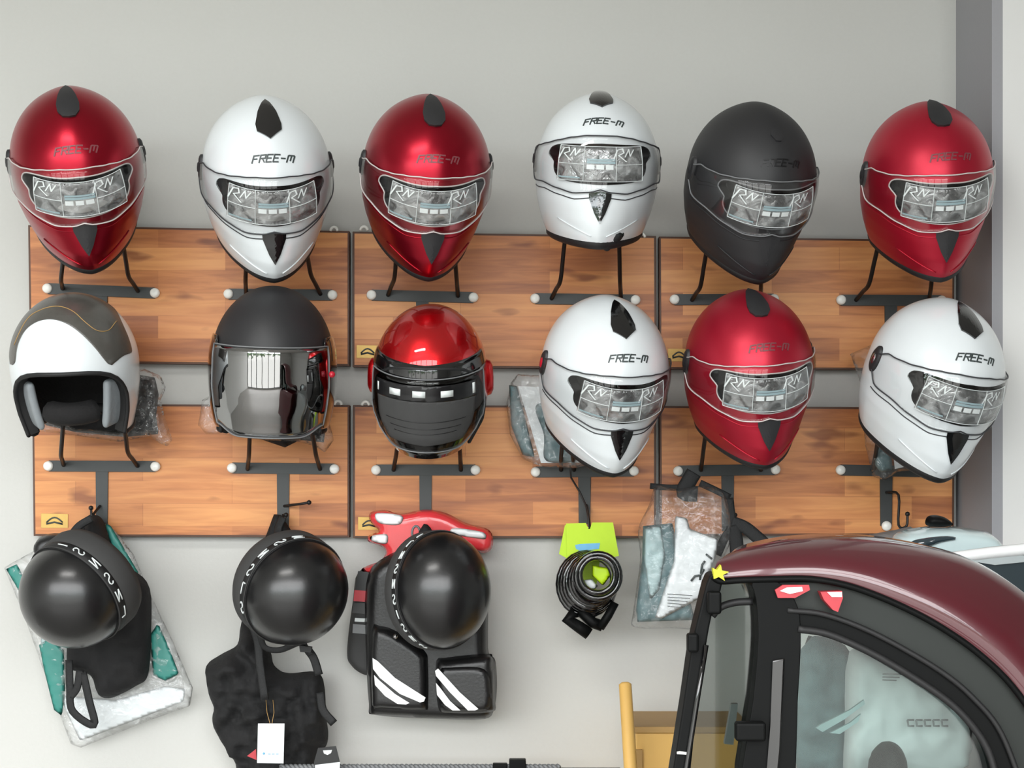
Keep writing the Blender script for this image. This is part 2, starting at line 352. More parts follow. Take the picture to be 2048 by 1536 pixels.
# ------------------------------------------------------------------ the room
def struct(name, mb, m, smooth=False): return tag(mb.build(name, m, smooth=smooth), kind='structure')
struct('wall_back', MB().box((-1.556, .05, 1.7), (2.444, .05, 1.7)), M['wall'])
XC = (1912-1024)*D/F
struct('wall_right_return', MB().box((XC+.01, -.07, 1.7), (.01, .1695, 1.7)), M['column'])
x0, x1 = XC+.02, 4.0
struct('wall_right', MB().box(((x0+x1)/2, -.07, 1.7), ((x1-x0)/2, .17, 1.7)), M['column_white'])
struct('wall_side', MB().box((-4.05, -2.02, 1.7), (.05, 2.12, 1.7)), M['room'])
struct('wall_far_side', MB().box((4.05, -2.02, 1.7), (.05, 2.12, 1.7)), M['room'])
struct('floor', MB().box((0, -2.02, -.05), (4.1, 2.17, .05)), M['floor'])
struct('ceiling', MB().box((0, -2.02, 3.45), (4.1, 2.17, .05)), M['ceil'])
fw = MB(); fw.box(((WX0-4)/2, WY, 1.7), ((4+WX0)/2, .06, 1.7)); fw.box(((WX1+4)/2, WY, 1.7), ((4-WX1)/2, .06, 1.7))
fw.box(((WX0+WX1)/2, WY, WZ0/2), ((WX1-WX0)/2, .06, WZ0/2)); fw.box(((WX0+WX1)/2, WY, (WZ1+3.4)/2), ((WX1-WX0)/2, .06, (3.4-WZ1)/2))
struct('wall_front', fw, M['room'])
wf = MB(); n = 6
for i in range(n+1): wf.box((WX0+(WX1-WX0)*i/n, WY, (WZ0+WZ1)/2), (.035, .04, (WZ1-WZ0)/2))
for z in (WZ0, 2.35, WZ1): wf.box(((WX0+WX1)/2, WY, z), ((WX1-WX0)/2, .04, .035))
struct('window_1', wf, M['mull'])

# ------------------------------------------------------------------ boards
BD = .03
boards = [
 ([(56, 450), (699, 462), (699, 732), (60, 724)], 'upper left wooden display board behind red and white helmets', [(668, 458)], (82, 700)),
 ([(705, 463), (1312, 472), (1313, 738), (705, 734)], 'upper middle wooden display board behind the visored red helmet', [(728, 457), (1283, 471), (1249, 479)], (713, 690)),
 ([(1318, 473), (1909, 480), (1908, 740), (1319, 738)], 'upper right wooden display board beside the white column', [], (1336, 697)),
 ([(64, 808), (699, 810), (699, 1075), (67, 1072)], 'lower left wooden display board with brass badge in its corner', [(676, 806)], (82, 1027)),
 ([(706, 810), (1312, 812), (1312, 1076), (706, 1076)], 'lower middle wooden display board above the red plastic piece and cable lock', [(731, 807)], (716, 1034)),
 ([(1319, 812), (1909, 815), (1908, 1070), (1320, 1072)], 'lower right wooden display board above the dark red car', [], None)]
for i, (q, lab, clips, badge) in enumerate(boards):
    c = P(sum(p[0] for p in q)/4, q[2][1], BD)
    root = empty('wooden_board', (c.x, 0, c.z), 'orange brown planked '+lab.replace('wooden ', ''), 'display board', 'wooden display boards on the grey wall')
    MB().prism(q, BD, 0.002).build('board_edge', M['edge'], root, smooth=False, bevel=.001)
    cx = sum(p[0] for p in q)/4; cy = sum(p[1] for p in q)/4
    ins = [(x+(4 if x < cx else -4), y+(4 if y < cy else -4)) for x, y in q]
    MB().prism(ins, BD+.0025, BD-.004).build('plank_panel', wood_mat('acacia_planks_%d' % i, i*1.7+.4), root, smooth=False)
    for cxp, cyp in clips:
        pts = [P(cxp+math.cos(t)*7, cyp+4-math.sin(t)*8, BD+.006) for t in [math.pi*k/8 for k in range(9)]]
        tag(MB().tube(pts, .0028, 8).build('hanging_clip', M['screw'], root), 'small white curved clip')
    if badge:
        bx, by = badge; w, h = (54, 29) if i in (0, 3) else (44, 26)
        tag(MB().prism([(bx, by), (bx+w, by+1), (bx+w, by+h), (bx, by+h)], BD+.004, BD+.001).build('badge', M['brass'], root, smooth=False, bevel=.0004), 'small brass maker badge')
        mk = MB()
        mk.tube([P(bx+w*.2+w*.6*k/8, by+h*.62-h*.34*math.sin(math.pi*k/8), BD+.0045) for k in range(9)], .0016, 6)
        mk.tube([P(bx+w*.2, by+h*.72, BD+.0045), P(bx+w*.5, by+h*.6, BD+.0045), P(bx+w*.8, by+h*.74, BD+.0045)], .0018, 6)
        mk.build('badge_mark', M['letterdark'], root)

# ------------------------------------------------------------------ brackets
BR = [  # screws, rod polylines (px), strip bottom
 ((95, 577), (310, 586), [[(125, 577), (122, 560), (128, 500)], [(276, 582), (257, 552), (246, 488)]], 700),
 ((457, 588), (665, 590), [[(492, 588), (491, 560), (493, 500)], [(641, 588), (622, 550), (612, 500)]], 715),
 ((743, 590), (947, 595), [[(776, 590), (789, 555), (795, 480)], [(916, 592), (913, 555), (908, 490)]], 718),
 ((1070, 597), (1271, 600), [[(1103, 597), (1121, 560), (1133, 450)], [(1242, 598), (1240, 560), (1238, 470)]], 720),
 ((1349, 599), (1548, 598), [[(1384, 600), (1401, 572), (1416, 485)], [(1522, 600), (1522, 575), (1523, 530)]], 720),
 ((1682, 600), (1883, 601), [[(1712, 600), (1738, 568), (1759, 480)], [(1858, 600), (1862, 575), (1866, 525)]], 722),
 ((97, 932), (311, 933), [[(127, 930), (122, 910), (126, 850)], [(275, 932), (256, 905), (248, 850)]], 1062),
 ((464, 936), (669, 938), [[(495, 938), (498, 910), (500, 850)], [(640, 938), (632, 910), (622, 850)]], 1062),
 ((752, 940), (951, 940), [[(787, 940), (793, 905), (798, 850)], [(922, 940), (920, 905), (916, 850)]], 1062),
 ((1071, 944), (1268, 942), [[(1122, 940), (1122, 915), (1127, 860)], [(1148, 940), (1146, 915), (1142, 870)]], 1048),
 ((1356, 942), (1551, 939), [[(1402, 940), (1405, 915), (1412, 860)], [(1522, 940), (1521, 925), (1519, 880)]], 1062),
 ((1681, 940), (1884, 944), [[(1745, 940), (1752, 905), (1760, 850)], [(1850, 942), (1848, 925), (1846, 880)]], 1052)]
BRN = ['leftmost red helmet of the top row', 'white helmet in the top row, second from left', 'red helmet in the top row, third from left', 'upright white helmet in the top row', 'matte black full face helmet', 'red helmet beside the white column, top row',
       'white and charcoal open face helmet', 'matte black helmet with the reflective visor', 'glossy red helmet with the dark visor sticker', 'white helmet with the red side pivot', 'red helmet in the lower row', 'white helmet nearest the column, lower row']
hooks = {6: [[(200, 1012), (186, 1030), (184, 1042), (182, 1016)]], 7: [[(568, 1012), (600, 1008), (618, 1005)], [(566, 1030), (566, 1045), (572, 1030)]], 8: [[(852, 1038), (850, 1056), (846, 1042)]],
         9: [[(1173, 1010), (1178, 1040), (1180, 1062)]], 10: [[(1460, 1000), (1462, 1040), (1468, 1046), (1470, 1030)]], 11: [[(1772, 985), (1797, 990), (1797, 1050), (1813, 1052), (1815, 1028)]]}
for i, (a, b, rods, yb) in enumerate(BR):
    mid = ((a[0]+b[0])/2, (a[1]+b[1])/2)
    if i == 10: mid = (1456, 941)
    if i == 11: mid = (1773, 942)
    c = P(mid[0], yb, BD)
    root = empty('helmet_bracket', (c.x, -BD, c.z), 'black T bracket under the '+BRN[i], 'bracket', 'helmet brackets on the boards')
    MB().prism([(a[0], a[1]-11), (b[0], b[1]-11), (b[0], b[1]+11), (a[0], a[1]+11)], BD+.007, BD+.003).build('cross_bar', M['steel'], root, smooth=False, bevel=.001)
    MB().prism([(mid[0]-13, mid[1]+9), (mid[0]+12, mid[1]+9), (mid[0]+11, yb), (mid[0]-12, yb)], BD+.006, BD+.002).build('upright_strip', M['steel'], root, smooth=False, bevel=.001)
    for s in [a, b]+([(1773, 1052)] if i == 11 else []):
        p = P(s[0], s[1], BD+.006); sm = MB().lathe([(.0001, .008), (.006, .0072), (.0092, .005), (.0098, 0)], Matrix.Translation(p) @ Matrix.Rotation(R(90), 4, 'X'), 20)
        tag(sm.build('screw_cap', M['screw'], root), 'round white screw cap')
    for rd in rods:
        pts = [P(*rd[0], BD+.008), P((rd[0][0]+rd[1][0])/2, (rd[0][1]+rd[1][1])/2, .07), P(*rd[1], .11), P((rd[1][0]+rd[2][0])/2, (rd[1][1]+rd[2][1])/2, .15), P(*rd[2], .19)]
        MB().tube(spline(pts, 5), .0042, 10).build('support_rod', M['rod'], root)
    for h in hooks.get(i, []):
        dd = [BD+.008]+[.07]*(len(h)-1)
        hb = MB().tube(spline([P(*p, d_) for p, d_ in zip(h, dd)], 4), .0026, 8)
        e = P(*h[-1], dd[-1]); hb.lathe([(.0001, .005), (.0042, .003), (.005, 0), (.0042, -.003), (.0001, -.005)], Matrix.Translation(e), 10)
        hb.build('hook', M['rod'], root)

# ------------------------------------------------------------------ helmets
class Shape:
    def __init__(s, H, tab, zr, ridge=.004, q1=.42, prow=.008, qz=.02, ew=1.0):
        s.H = H; s.tab = tab; s.zr = zr; s.ridge = ridge; s.q1 = q1; s.prow = prow; s.qz = qz
    def pt(s, a, t):
        """a degrees from the front, t 0 crown .. 1 widest .. 2 rim"""
        ar = R(a); ca, sa = math.cos(ar), math.sin(ar)
        if t < 1:
            ph = t*math.pi/2; w, f, b = s.tab[0][1:4]; k = math.sin(ph); z = s.H*math.cos(ph)
        else:
            z = -s.zr*(t-1); w, f, b = lerp_table(s.tab, z); k = 1
        x = w*k*sa
        if ca > 0:
            q = 1+s.q1*smoothstep(s.qz, s.qz-.13, z); y = -f*k*ca**q-s.prow*smoothstep(-.02, -.11, z)*max(0, 1-abs(x)/.06)
        else: y = -b*k*ca
        z += s.ridge*math.exp(-(x/.03)**2)*(math.cos(min(1, t)*math.pi/2)**2)
        return Vector((x, y, z))
    def t_of(s, z): return math.acos(max(-1, min(1, z/s.H)))/(math.pi/2) if z > 0 else 1-z/s.zr
    def az(s, a, z, off=0):
        t = s.t_of(z); p = s.pt(a, t)
        if not off: return p
        e = 1.0; du = s.pt(a+e, t)-s.pt(a-e, t); dv = s.pt(a, min(2, t+.02))-s.pt(a, max(.01, t-.02))
        n = du.cross(dv); n = n.normalized() if n.length > 1e-9 else Vector((0, 0, 1))
        if n.dot(p-Vector((0, 0, -.02))) < 0: n = -n
        return p+n*off
    def crown(s, x, ph, off=0):
        """x metres sideways, ph degrees from the crown towards the face"""
        w, f, b = s.tab[0][1:4]; r = math.sqrt(max(0, 1-(x/w)**2)); fy = f if ph > 0 else b
        p = Vector((x, -fy*math.sin(R(ph))*r, s.H*math.cos(R(ph))*r)); n = Vector((p.x/w**2, p.y/fy**2, p.z/s.H**2)).normalized()
        p.z += s.ridge*math.exp(-(x/.03)**2)*math.cos(R(ph))**2
        return p+n*off
def port_snap(g, c, a, z):
    """move a chart point radially onto g == 1"""
    da, dz = a-c[0], z-c[1]
    if abs(da)+abs(dz) < 1e-6: dz = .001
    lo, hi = 0.0, 1.0
    while g(c[0]+da*hi, c[1]+dz*hi) < 1 and hi < 60: hi *= 1.5
    for _ in range(24):
        m = (lo+hi)/2
        if g(c[0]+da*m, c[1]+dz*m) < 1: lo = m
        else: hi = m
    return c[0]+da*hi, c[1]+dz*hi
def shell_mesh(S, g, c, off=0, na=120, t1=2.0, dt=.03):
    ts = [max(.004, i*dt) for i in range(int(t1/dt)+1)]; ts[-1] = t1
    V = []; inn = []; idx = []
    for t in ts:
        row = []
        for k in range(na):
            a = -180+360*k/na; z = S.H*math.cos(t*math.pi/2) if t < 1 else -S.zr*(t-1)
            isin = g is not None and abs(a) < 120 and t > .3 and g(a, z) < 1
            row.append(len(V)); V.append((a, z, t)); inn.append(isin)
        idx.append(row)
    F_ = []; used = set()
    for i in range(len(ts)-1):
        for k in range(na):
            q = (idx[i][k], idx[i][(k+1) % na], idx[i+1][(k+1) % na], idx[i+1][k])
            if all(inn[j] for j in q): continue
            F_.append(q); used.update(q)
    pts = []
    for j, (a, z, t) in enumerate(V):
        if inn[j] and j in used:
            a, z = port_snap(g, c, a, z); z = max(z, -S.zr); t = S.t_of(z)
            if t > t1: t = t1; z = -S.zr*(t-1)
        if off: pts.append(S.az(a, S.H*math.cos(t*math.pi/2) if t < 1 else -S.zr*(t-1), off) if t > .02 else S.pt(a, t)+Vector((0, 0, off)))
        else: pts.append(S.pt(a, t))
    F_.append(tuple(idx[0]))
    return MB().add(pts, F_)
def ring_strip(mb, A, B, closed=True):
    n = len(A); mb.add(A+B, [(i, (i+1) % n, (i+1) % n+n, i+n) for i in range(n if closed else n-1)]); return mb
def orient(px, py, d, pitch, yaw, roll):
    p = P(px, py, d); v = (CAM-p).normalized()
    return Matrix.Translation(p) @ Matrix.Rotation(math.atan2(v.x, -v.y), 4, 'Z') @ Matrix.Rotation(-math.asin(v.z), 4, 'X') @ Matrix.Rotation(R(roll), 4, 'Y') @ Matrix.Rotation(R(yaw), 4, 'Z') @ Matrix.Rotation(R(pitch), 4, 'X')

FULL = Shape(.136, [(0, .119, .150, .144), (-.03, .1195, .154, .144), (-.06, .1165, .158, .141), (-.09, .1095, .160, .133), (-.115, .101, .156, .125), (-.135, .092, .148, .118)], .135, .004, .42, .011)
def g_full(a, z):
    ah = 42+9*smoothstep(.016, .03, z)+5*smoothstep(-.03, .01, z); zt = .017
    return (abs(a)/ah)**5+(abs(z-zt)/(.037-.004*abs(a)/60))**5
ZT = [(0, .066), (15, .066), (30, .062), (45, .055), (60, .047), (75, .040), (90, .036), (100, .034)]
ZB = [(0, -.029), (8, -.034), (24, -.037), (40, -.031), (60, -.024), (75, -.026), (90, -.024), (100, -.022)]
def tabf(t, a):
    a = abs(a)
    for (x0, y0), (x1, y1) in zip(t, t[1:]):
        if a <= x1: return y0+(y1-y0)*smoothstep(0, 1, (a-x0)/(x1-x0))*.5+(y1-y0)*(a-x0)/(x1-x0)*.5
    return t[-1][1]
VENTS = {'point': [(0, -7), (.007, -2), (.016, 8), (.0225, 20), (.022, 25), (.001, 33), (-.021, 26), (-.0225, 20), (-.016, 8), (-.007, -2)],
         'round': [(0, -16), (.009, -9), (.015, 0), (.0195, 10), (.0185, 17), (.011, 22), (0, 23), (-.011, 22), (-.0185, 17), (-.0195, 10), (-.015, 0), (-.009, -9)],
         'small': [(0, 20), (.008, 23), (.012, 27), (.006, 31), (-.004, 31), (-.012, 26), (-.009, 22)]}
def full_helmet(px, py, d, pitch, yaw, roll, shell, style, label, scale=1.0, pivot=None, letters=None):
    """flip-up full face helmet: style is 'white', 'red' or 'black'"""
    S = FULL; m = orient(px, py, d, pitch, yaw, roll) @ Matrix.Scale(scale, 4)
    root = empty('full_face_helmet', m, label, 'helmet', 'full face helmets on the wall')
    c = (0, .017)
    shell_mesh(S, g_full, c).build('shell', shell, root, local=True)
    shell_mesh(S, g_full, c, -.021, 72, 1.97, .05).build('inner_lining', M['liner'], root, local=True)
    def pc(off):
        out = []
        for k in range(96):
            th = 2*math.pi*k/96; a, z = port_snap(g_full, c, c[0]+math.cos(th)*5, c[1]+math.sin(th)*.005); out.append(S.az(a, z, off))
        return out
    g = MB(); ring_strip(g, pc(.0012), pc(-.0215)); g.build('port_gasket', M['rubber'], root, local=True)
    if style != 'white': MB().tube(pc(.0012), .0014, 6, closed=True).build('port_trim', M['lite'] if style == 'red' else M['grey'], root, local=True)
    nr = [S.az(-180+360*k/72, -S.zr*.985, -.010) for k in range(72)]
    MB().tube(nr, .0125, 10, closed=True).build('neck_roll', M['rubber'], root, local=True)
    # chin curtain under the prow
    cc = MB(); A_ = [S.az(a, -S.zr*.98, -.012) for a in range(-70, 71, 5)]; B_ = [p*.72+Vector((0, -.01, -.045)) for p in A_]
    ring_strip(cc, A_, B_, False); cc.build('chin_curtain', M['liner'], root, local=True)
    # visor
    V = MB(); na, nv = 60, 14; AM = 92
    def vp(a, v, off=.0042):
        zt, zb = tabf(ZT, a), tabf(ZB, a); e = smoothstep(78, AM, abs(a)); zm = .008; zt = zt+(zm+.012-zt)*e*.8; zb = zb+(zm-.012-zb)*e*.8
        return S.az(a, zb+(zt-zb)*v, off)
    rows = [[vp(-AM+2*AM*i/na, j/nv) for i in range(na+1)] for j in range(nv+1)]
    V.add([p for r in rows for p in r], [(j*(na+1)+i, j*(na+1)+i+1, (j+1)*(na+1)+i+1, (j+1)*(na+1)+i) for j in range(nv) for i in range(na)])
    vis = V.build('visor', M['visor'], root, local=True); tag(vis, 'clear visor')
    so = vis.modifiers.new('thick', 'SOLIDIFY'); so.thickness = .0015
    loop = [rows[0][i] for i in range(na+1)]+[rows[j][na] for j in range(1, nv)]+[rows[nv][i] for i in range(na, -1, -1)]+[rows[j][0] for j in range(nv-1, 0, -1)]
    MB().tube(loop, .0013, 6, closed=True).build('visor_edge', M['line'] if style == 'white' else M['lite'] if style == 'red' else M['grey'], vis, local=True)  # pale tube on red helmets paints in the edge highlight
    # second line below the visor, and chin creases
    ln = MB(); ln.tube([S.az(a, tabf(ZB, a)-.009-.004*math.sin(R(min(90, abs(a)*1.5))), .0004) for a in range(-84, 85, 4)], .0011, 6)
    ln.build('lower_line', M['line'] if style == 'white' else shell, root, local=True)
    cr = MB()
    for s in (-1, 1): cr.tube([S.az(s*a, -.112+.0007*(a-12), .0006) for a in range(8, 48, 4)], .0012, 6)
    cr.build('chin_crease', shell, root, local=True)
    # crown vent and chin vent
    vt = VENTS['point' if style == 'white' else 'small' if style == 'black' else 'round']; vf = lambda u, v, o: S.crown(u, v, o)
    vm = patch(vt, vf, -.001, .003 if style != 'red' else .0045, .007)
    tag(vm.build('crown_vent', M['gloss'] if style == 'white' else M['ventgrey'], root, local=True, smooth=False), 'dark crown vent')
    ch = [(-.0205, -.036), (0, -.032), (.0205, -.036), (.020, -.045), (.010, -.072), (0, -.090), (-.010, -.072), (-.020, -.045)]
    fl = lambda u, v, o: S.az(math.degrees(math.asin(max(-1, min(1, u/.118)))), v, o)
    tag(patch(ch, fl, -.001, .003 if style != 'black' else .0012, .006).build('chin_vent', M['gloss'] if style == 'white' else M['black'] if style == 'black' else M['ventgrey'], root, local=True, smooth=False), 'dark chin vent')
    # lettering
    lm = letters or {'white': M['letterdark'], 'red': M['lettergrey'], 'black': M['letterblack']}[style]
    tf = lambda u, v, o: S.crown(u, v, o)
    lt = text_on('FREE-M', tf, .0125, .072, .004, 47, .35, -.0005, .0009, 1.4, 1.25, 1.0, -1/.00245)
    tag(lt.build('brand_lettering', lm, root, local=True, smooth=False), 'slanted lettering on the brow')
    # side pivots
    for s in (-1, 1):
        p = S.az(s*93, .010, 0); n = (S.az(s*93, .010, .01)-p).normalized(); up = Vector((0, 0, 1)); x = up.cross(n).normalized(); y = n.cross(x)
        mm = Matrix.Translation(p) @ Matrix((x, y, n)).transposed().to_4x4() @ Matrix.Diagonal((.85, 1.35, 1, 1))
        pv = MB().lathe([(.0001, .0055), (.012, .0055), (.016, .0045), (.019, .002), (.0195, -.006)], mm, 28).build('visor_pivot', M['ventgrey'], root, local=True)
        MB().lathe([(.0001, .008), (.006, .0075), (.0085, .005)], mm, 20).build('pivot_cap', M[pivot] if pivot else M['black'], pv, local=True)
    # protective film with its printed grid
    fz0, fz1 = -.014, .047
    def ff(a, z, o): return S.az(a, z, .0062+o)
    fm = MB(); na2, nv2 = 30, 10; AF = 40
    fm.add([ff(-AF+2*AF*i/na2, fz0+(fz1-fz0)*j/nv2, .0006*noise.noise(Vector((i*.7, j*.9, px*.1)))) for j in range(nv2+1) for i in range(na2+1)],
           [(j*(na2+1)+i, j*(na2+1)+i+1, (j+1)*(na2+1)+i+1, (j+1)*(na2+1)+i) for j in range(nv2) for i in range(na2)])
    fo = fm.build('protective_film', M['film'], vis, local=True); so = fo.modifiers.new('thick', 'SOLIDIFY'); so.thickness = .0004
    g = MB(); L_ = lambda pts: g.tube([ff(a, z, .0006) for a, z in pts], .00065, 5)
    for a in (-39, -15, 13, 39): L_([(a, fz0+(fz1-fz0)*k/6) for k in range(7)])
    for z in (fz0, fz1): L_([(-39+78*k/20, z) for k in range(21)])
    L_([(-39+24*k/8, .0165) for k in range(9)]); L_([(13+26*k/8, .0165) for k in range(9)])
    def sheet(a0, a1, z0, z1): patch([(a0, z0), (a1, z0), (a1, z1), (a0, z1)], ff, .0004, .0008, .012, g)
    for k in range(3): sheet(-12.5+k*8.2, -6+k*8.2, .0085, .0165)
    sk = lambda pts, w: [patch(q, ff, .0004, .0008, .02, g) for q in [[(a, z) for a, z in [(x*1.0, y/1000) for x, y in quad]] for quad in stroke_poly(pts, w)]]
    for o in (1, 50):   # the scrawled mark in the outer cells, once each
        sk([(-40+o, 24), (-36+o, 42), (-31+o, 44), (-30+o, 37), (-35+o, 33), (-28+o, 22)], 1.3)
        sk([(-29+o, 30), (-25+o, 43), (-24+o, 31), (-20+o, 42)], 1.1)
    g.build('film_print', M['print'], vis, local=True, smooth=False)
    g = MB(); sheet(-12.5, 12, .0185, .0225); sheet(-12.5, 12, .0235, .0265); sheet(-38, -18, -.0095, -.007)
    g.build('film_print_band', M['printblue'], vis, local=True, smooth=False)
    return root

full_helmet(154, 327, .27, 31, -1, -8, M['red'], 'red', 'metallic red full face helmet at the far left of the top row', .99)
full_helmet(533, 345, .27, 31, 4, -3, M['white'], 'white', 'white full face helmet with black crown vent, second from left in the top row', .985)
full_helmet(853, 342, .27, 32, 7, 1, M['red'], 'red', 'metallic red full face helmet third from left in the top row, between two white ones', .98)
full_helmet(1194, 331, .27, 6, 3, 2, M['white'], 'white', 'upright white full face helmet in the top row with its chin level', .935)
h4_ = [o for o in bpy.data.objects if o.get('label', '').startswith('upright white')][0]
pillow(spl2([(1184, 466), (1206, 462), (1246, 464), (1242, 480), (1226, 492), (1215, 503), (1200, 494), (1192, 480)], 4), .36, .012, .01, 5, 14, .004, 12, 3).build('chin_strap', M['strap'], h4_)
full_helmet(1502, 354, .27, 30, 21, 3, M['black'], 'black', 'matte black full face helmet turned right in the top row', .96)
full_helmet(1853, 354, .30, 27, 17, -1, M['satinred'], 'red', 'satin red full face helmet at the right end of the top row beside the column', .955)
full_helmet(1209, 738, .27, 33, 17, 0, M['white'], 'white', 'white full face helmet with red side pivot, fourth in the lower row', .965, 'reddot')
full_helmet(1497, 727, .27, 30, 15, -4, M['satinred'], 'red', 'satin red full face helmet in the lower row above the clear bag', .965)
full_helmet(1868, 747, .31, 26, 28, 9, M['white'], 'white', 'white full face helmet at the right end of the lower row', .98, 'chrome')

# --- open face helmets of the lower row
def rim_curve(S, g, c, off, n=40):
    out = []
    for k in range(n+1):
        th = math.pi*k/n; a, z = port_snap(g, c, c[0]+math.cos(th)*5, c[1]+math.sin(th)*.005); out.append(S.az(a, max(z, -S.zr), off))
    return out
def open_helmet(px, py, d, pitch, yaw, roll, S, gz, ga, ge, shell, label, scale=1.0, group=None):
    m = orient(px, py, d, pitch, yaw, roll) @ Matrix.Scale(scale, 4); root = empty('open_face_helmet', m, label, 'helmet', group)
    c = (0, -S.zr-.001); g = lambda a, z: (abs(a)/ga)**ge+(abs(z-c[1])/(gz-c[1]))**ge if z > c[1]-.01 else 2
    shell_mesh(S, g, c).build('shell', shell, root, local=True)
    shell_mesh(S, g, c, -.020, 72, 1.97, .05).build('inner_lining', M['liner'], root, local=True)
    rc = rim_curve(S, g, c, .0005); rb = MB().tube(rc, .0042, 8)
    back = [S.az(a, -S.zr, 0) for a in list(range(int(ga)+1, 360-int(ga), 5))]; rb.tube(back, .0042, 8); ring_strip(rb, rc, rim_curve(S, g, c, -.0205), False)
    rb.build('rim_trim', M['rubber'], root, local=True)
    MB().tube([S.az(a, -S.zr*.98, -.012) for a in range(int(ga)+6, 360-int(ga)-5, 5)], .012, 10).build('neck_roll', M['rubber'], root, local=True)
    return root, g, c
OS1 = Shape(.136, [(0, .121, .142, .146), (-.04, .119, .140, .145), (-.08, .112, .134, .138), (-.125, .100, .124, .126)], .125, .0, .0, 0)
r1, g1, c1 = open_helmet(150, 728, .25, 14, -10, -3, OS1, .016, 64, 3.2, M['white'], 'white open face helmet with charcoal crown, far left of the lower row', .955)
# charcoal swathe over the crown, as its own painted panel
def dirp(u, v, o):   # chart: u, v in metres seen from the front, laid on the crown
    w, f, b = OS1.tab[0][1:4]; k = 1-(u/w)**2-(v/OS1.H)**2
    k = max(.0, k); y = -f*math.sqrt(k); p = Vector((u, y, v)); n = Vector((u/w**2, y/f**2, v/OS1.H**2)).normalized(); return p+n*o
def crownband(u, ph, o): return OS1.crown(u, ph, o)
cb_ = spl2([(-.100, 74), (-.0926, 69.4), (-.0866, 51.3), (-.0722, 39.3), (-.0497, 35.5), (-.0222, 36.5), (.0062, 41.3), (.0335, 49.6), (.059, 61.6), (.0793, 76.5)], 5, False)+spl2([(.085, 78), (.0981, 69.3), (.1136, 53), (.1102, 27), (.095, 5), (.075, -20), (.03, -45), (-.04, -45), (-.09, -20), (-.108, 20), (-.1115, 50), (-.108, 72)], 4, False)
tag(patch(cb_, crownband, -.0005, .0012, .007).build('crown_panel', M['charcoal'], r1, local=True), 'charcoal crown panel')
sm = MB(); sm.tube([crownband(u, ph, .0016) for u, ph in spl2([(-.095, 48), (-.0703, 25.2), (-.0448, 22), (-.0109, 23), (.0175, 29), (.0409, 38.8), (.0625, 44.5), (.0806, 38.1), (.0901, 16)], 6, False)], .0008, 5)
sm.build('crown_stitching', M['plyedge'], r1, local=True)
for s in (-1, 1):
    cp = MB(); ring = []
    for j, z in enumerate([-.118, -.09, -.06, -.03, -.012]):
        ring.append([OS1.az(s*a, z, -.006-.012*(1 if 0 < k < 4 else .6)) for k, a in enumerate((42, 49, 57, 66, 78))])
    cp.add([p*.96 for r_ in ring for p in r_], [(j*5+k, j*5+k+1, (j+1)*5+k+1, (j+1)*5+k) for j in range(4) for k in range(4)])
    o = cp.build('cheek_pad', M['padgrey'], r1, local=True); so = o.modifiers.new('t', 'SOLIDIFY'); so.thickness = .016; so.offset = 0; o.modifiers.new('s', 'SUBSURF').render_levels = 2
    tag(o, 'grey cheek pad')
hf = MB().tube([OS1.az(a, -.085, -.045) for a in range(-40, 41, 8)], .022, 10); hf.build('head_padding', M['liner'], r1, local=True)

OS2 = Shape(.138, [(0, .112, .140, .142), (-.04, .113, .142, .142), (-.08, .108, .136, .136), (-.125, .098, .122, .122)], .125, .0, .0, 0)
r2, g2, c2 = open_helmet(546, 722, .25, 5, -3, 1, OS2, .022, 64, 3.6, M['black'], 'matte black open face helmet with a reflective visor, second in the lower row', 1.0)
def add_visor(root, S, amax, ztop, zbot, off, m, edge, bulge=.012, rr=.0012, sides=.35, lab=None):
    na, nv = 48, 16
    def vp(a, v):
        e = abs(a)/amax; z = zbot*(1-sides*smoothstep(.45, 1, e)**2)+(ztop-zbot*(1-sides*smoothstep(.45, 1, e)**2))*v
        return S.az(a, z, off+bulge*(1-e*e)*(1-v))
    rows = [[vp(-amax+2*amax*i/na, j/nv) for i in range(na+1)] for j in range(nv+1)]
    o = MB().add([p for r in rows for p in r], [(j*(na+1)+i, j*(na+1)+i+1, (j+1)*(na+1)+i+1, (j+1)*(na+1)+i) for j in range(nv) for i in range(na)]).build('visor', m, root, local=True)
    s_ = o.modifiers.new('thick', 'SOLIDIFY'); s_.thickness = .0018
    loop = rows[0][:]+[rows[j][na] for j in range(1, nv)]+rows[nv][::-1]+[rows[j][0] for j in range(nv-1, 0, -1)]
    MB().tube(loop, rr, 6, closed=True).build('visor_edge', edge, o, local=True)
    if lab: tag(o, lab)
    return o, vp
v2, _ = add_visor(r2, OS2, 62, .034, -.128, .006, M['mirror'], M['grey'], -.010, .0014, .16, 'clear reflective visor')
for s in (-1, 1):
    fr = MB(); fr.add([OS2.az(s*a, z, .007) for z in (.05, .02, -.02, -.06, -.10, -.118) for a in (58, 70, 82, 94)], [(j*4+k, j*4+k+1, (j+1)*4+k+1, (j+1)*4+k) for j in range(5) for k in range(3)])
    o = fr.build('visor_side_arm', M['gloss'], r2, local=True); q = o.modifiers.new('t', 'SOLIDIFY'); q.thickness = .006; o.modifiers.new('s', 'SUBSURF').render_levels = 2
p = OS2.az(58, -.015, .016); tag(MB().lathe([(.0001, .003), (.005, .002), (.006, -.004)], Matrix.Translation(p) @ Matrix.Rotation(R(-90), 4, 'X') @ Matrix.Rotation(R(180), 4, 'X'), 14).build('visor_button', M['reddot'], r2, local=True), 'small red visor button')
MB().tube([OS2.az(a, -.09, -.05) for a in range(-40, 41, 8)], .024, 10).build('head_padding', M['liner'], r2, local=True)

